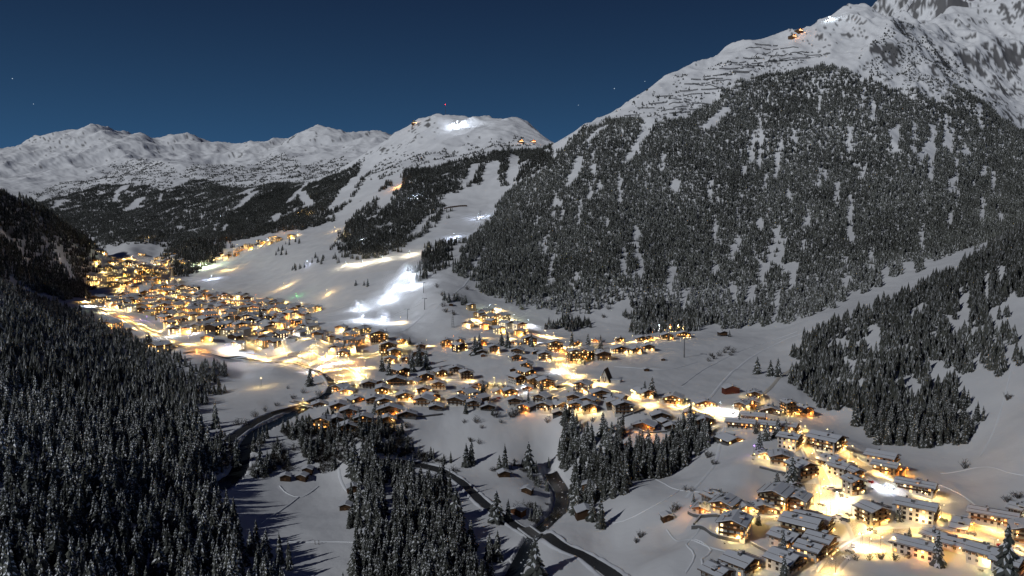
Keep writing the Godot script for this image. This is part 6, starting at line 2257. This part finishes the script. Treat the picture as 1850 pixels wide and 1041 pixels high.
func cable(a: Vector3, b: Vector3, i: int):
	var st := new_st()
	for s in [-3.0, 3.0]:
		var prev := a + Vector3(s, 0, 0)
		for k in 8:
			var t := (k + 1) / 8.0
			var p := (a + Vector3(s, 0, 0)).lerp(b + Vector3(s, 0, 0), t) - Vector3(0, 4.0 * 4.0 * t * (1.0 - t) * 0.5, 0)
			var d := (p - prev).normalized()
			var sd := d.cross(Vector3.UP).normalized() * 0.05
			var up := Vector3(0, 0.07, 0)
			quad(st, prev - sd, p - sd, p + up, prev + up)
			quad(st, prev + up, p + up, p + sd, prev + sd)
			quad(st, prev + sd, p + sd, p - sd, prev - sd)
			prev = p
	var o := top_mesh("lift_rope", st.commit(), mats.steel)
	tag(o, "pair of lift ropes, %s span uphill" % ["lowest", "second", "third", "fourth", "highest"][i], "rope", "lift ropes")


# ---------------------------------------------------------------- huts, cars, walls, posts
func build_small():
	for h in HUTS:
		var o := thing("hay_hut", h[5], "hut", on(h[0], h[1], -0.1), h[4])
		var w: float = h[2]
		var l: float = h[3] * 1.1
		var tall := w * 0.34 + 0.6
		var m: Material = mats.timber_dark
		if String(h[5]).contains("orange"): m = mats.hut_orange
		elif String(h[5]).contains("red"): m = mats.barn_red
		elif String(h[5]).contains("brown"): m = mats.timber_mid
		part("wall", shape("prism", w, l, -1.5, tall, w * 0.5 * 0.36), m, o)
		var rf := part("roof", shape("roof", w + 1.4, l + 1.6, tall - 0.25, 0.36, 0.16), mats.eaves, o)
		part("snow_cover", shape("roof", w + 1.2, l + 1.4, tall - 0.07, 0.36, 0.55, 0.2), mats.roof_snow, rf)
		part("door", meshes.box, mats.timber_mid, o, Vector3(0, 0.9, l * 0.5 + 0.03), Vector3(1.3, 1.9, 0.1))
	var cm := [mats.car_white, mats.car_red, mats.car_grey]
	var say := ["white", "red", "grey"]
	for s in lamp_spots:
		if -s[0].y < 760.0 and rng.randf() < 0.5:
			var q: Vector2 = s[0] + Vector2(rng.randf_range(-4, 4), rng.randf_range(-5, 5))
			var k: int = [0, 2, 2, 0][rng.randi() % 4]
			var where: String = String(s[2]).replace("_", " ")
			car(thing("parked_car", say[k] + " car parked under the lamps of the " + where, "car", on(q.x, q.y, 0.35), rng.randf_range(0, 180), say[k] + " cars along the " + where), cm[k], false)
	for c in CARS:
		var van := String(c[4]).contains("van")
		var o := thing("parked_van" if van else "parked_car", c[4], "van" if van else "car", on(c[0], c[1], 0.5), c[2])
		car(o, cm[c[3]], van)
	for w in WALLS:
		var pts := smooth_line(w[0], 3.0)
		var c := pts[pts.size() / 2]
		var o := thing("retaining_wall", w[2], "wall", on(c.x, c.y))
		var st := new_st()
		var sn := new_st()
		for i in pts.size() - 1:
			var a := on(pts[i].x, pts[i].y) - o.position
			var b := on(pts[i + 1].x, pts[i + 1].y) - o.position
			var s := (b - a).cross(Vector3.UP).normalized() * 0.3
			var up := Vector3(0, w[1], 0)
			var dn := Vector3(0, -1.5, 0)
			for sd in [1.0, -1.0]:
				if sd > 0: quad(st, a + s + dn, b + s + dn, b + s + up, a + s + up)
				else: quad(st, b - s + dn, a - s + dn, a - s + up, b - s + up)
			quad(st, a + s + up, b + s + up, b - s + up, a - s + up)
			var e := s * 1.25
			var u2 := up + Vector3(0, 0.32, 0)
			var u1 := up + Vector3(0, 0.01, 0)
			quad(sn, a + e + u1, b + e + u1, b + e * 0.7 + u2, a + e * 0.7 + u2)
			quad(sn, a + e * 0.7 + u2, b + e * 0.7 + u2, b - e * 0.7 + u2, a - e * 0.7 + u2)
			quad(sn, b - e + u1, a - e + u1, a - e * 0.7 + u2, b - e * 0.7 + u2)
		part("wall_face", st.commit(), mats.concrete, o)
		part("snow_cap", sn.commit(), mats.roof_snow, o)
	for p in [[Vector2(-108.6, -422.2), "left marker post on the near meadow"], [Vector2(-106.5, -422.2), "right marker post on the near meadow"]]:
		var q: Vector2 = p[0]
		var o := thing("marker_post", p[1], "post", on(q.x, q.y))
		part("pole", meshes.cyl, mats.timber_dark, o, Vector3(0, 1.1, 0), Vector3(0.3, 3.0, 0.3))
		part("snow_cap", meshes.ball, mats.roof_snow, o, Vector3(0, 2.65, 0), Vector3(0.5, 0.35, 0.5))


func car(o: Node3D, m: Material, van: bool):
	var st := new_st()
	var side := [Vector2(-2.2, 0.35), Vector2(2.2, 0.35), Vector2(2.25, 0.8), Vector2(1.2, 0.98), Vector2(0.5, 1.5), Vector2(-1.5, 1.52), Vector2(-2.15, 1.0)]
	if van: side = [Vector2(-2.5, 0.4), Vector2(2.5, 0.4), Vector2(2.5, 1.05), Vector2(1.9, 1.3), Vector2(1.35, 2.15), Vector2(-2.4, 2.25), Vector2(-2.5, 1.2)]
	var f := []
	for p in side: f.append(Vector3(p.x, p.y, 0.88))
	extrude(st, f, 1.76)
	part("body", st.commit(), m, o, Vector3.ZERO, Vector3.ONE, PI / 2)
	for s in [-1, 1]:
		part("side_window", meshes.box, mats.dark_glass, o, Vector3(s * 0.87, 1.72 if van else 1.22, 0.35), Vector3(0.05, 0.5 if van else 0.36, 2.6 if van else 1.9))
		for e in [-1, 1]:
			var w := part("wheel", meshes.cyl, mats.tyre, o, Vector3(s * 0.78, 0.33, e * 1.4), Vector3(0.66, 0.24, 0.66))
			w.rotation.z = PI / 2
		part("headlight", meshes.box, mats.frame_white, o, Vector3(s * 0.6, 0.75, -2.24 if not van else -2.5), Vector3(0.36, 0.18, 0.08))
	part("snow_cover", meshes.box, mats.roof_snow, o, Vector3(0, 1.6 if not van else 2.3, 0.4), Vector3(1.5, 0.16, 1.9 if not van else 3.4))
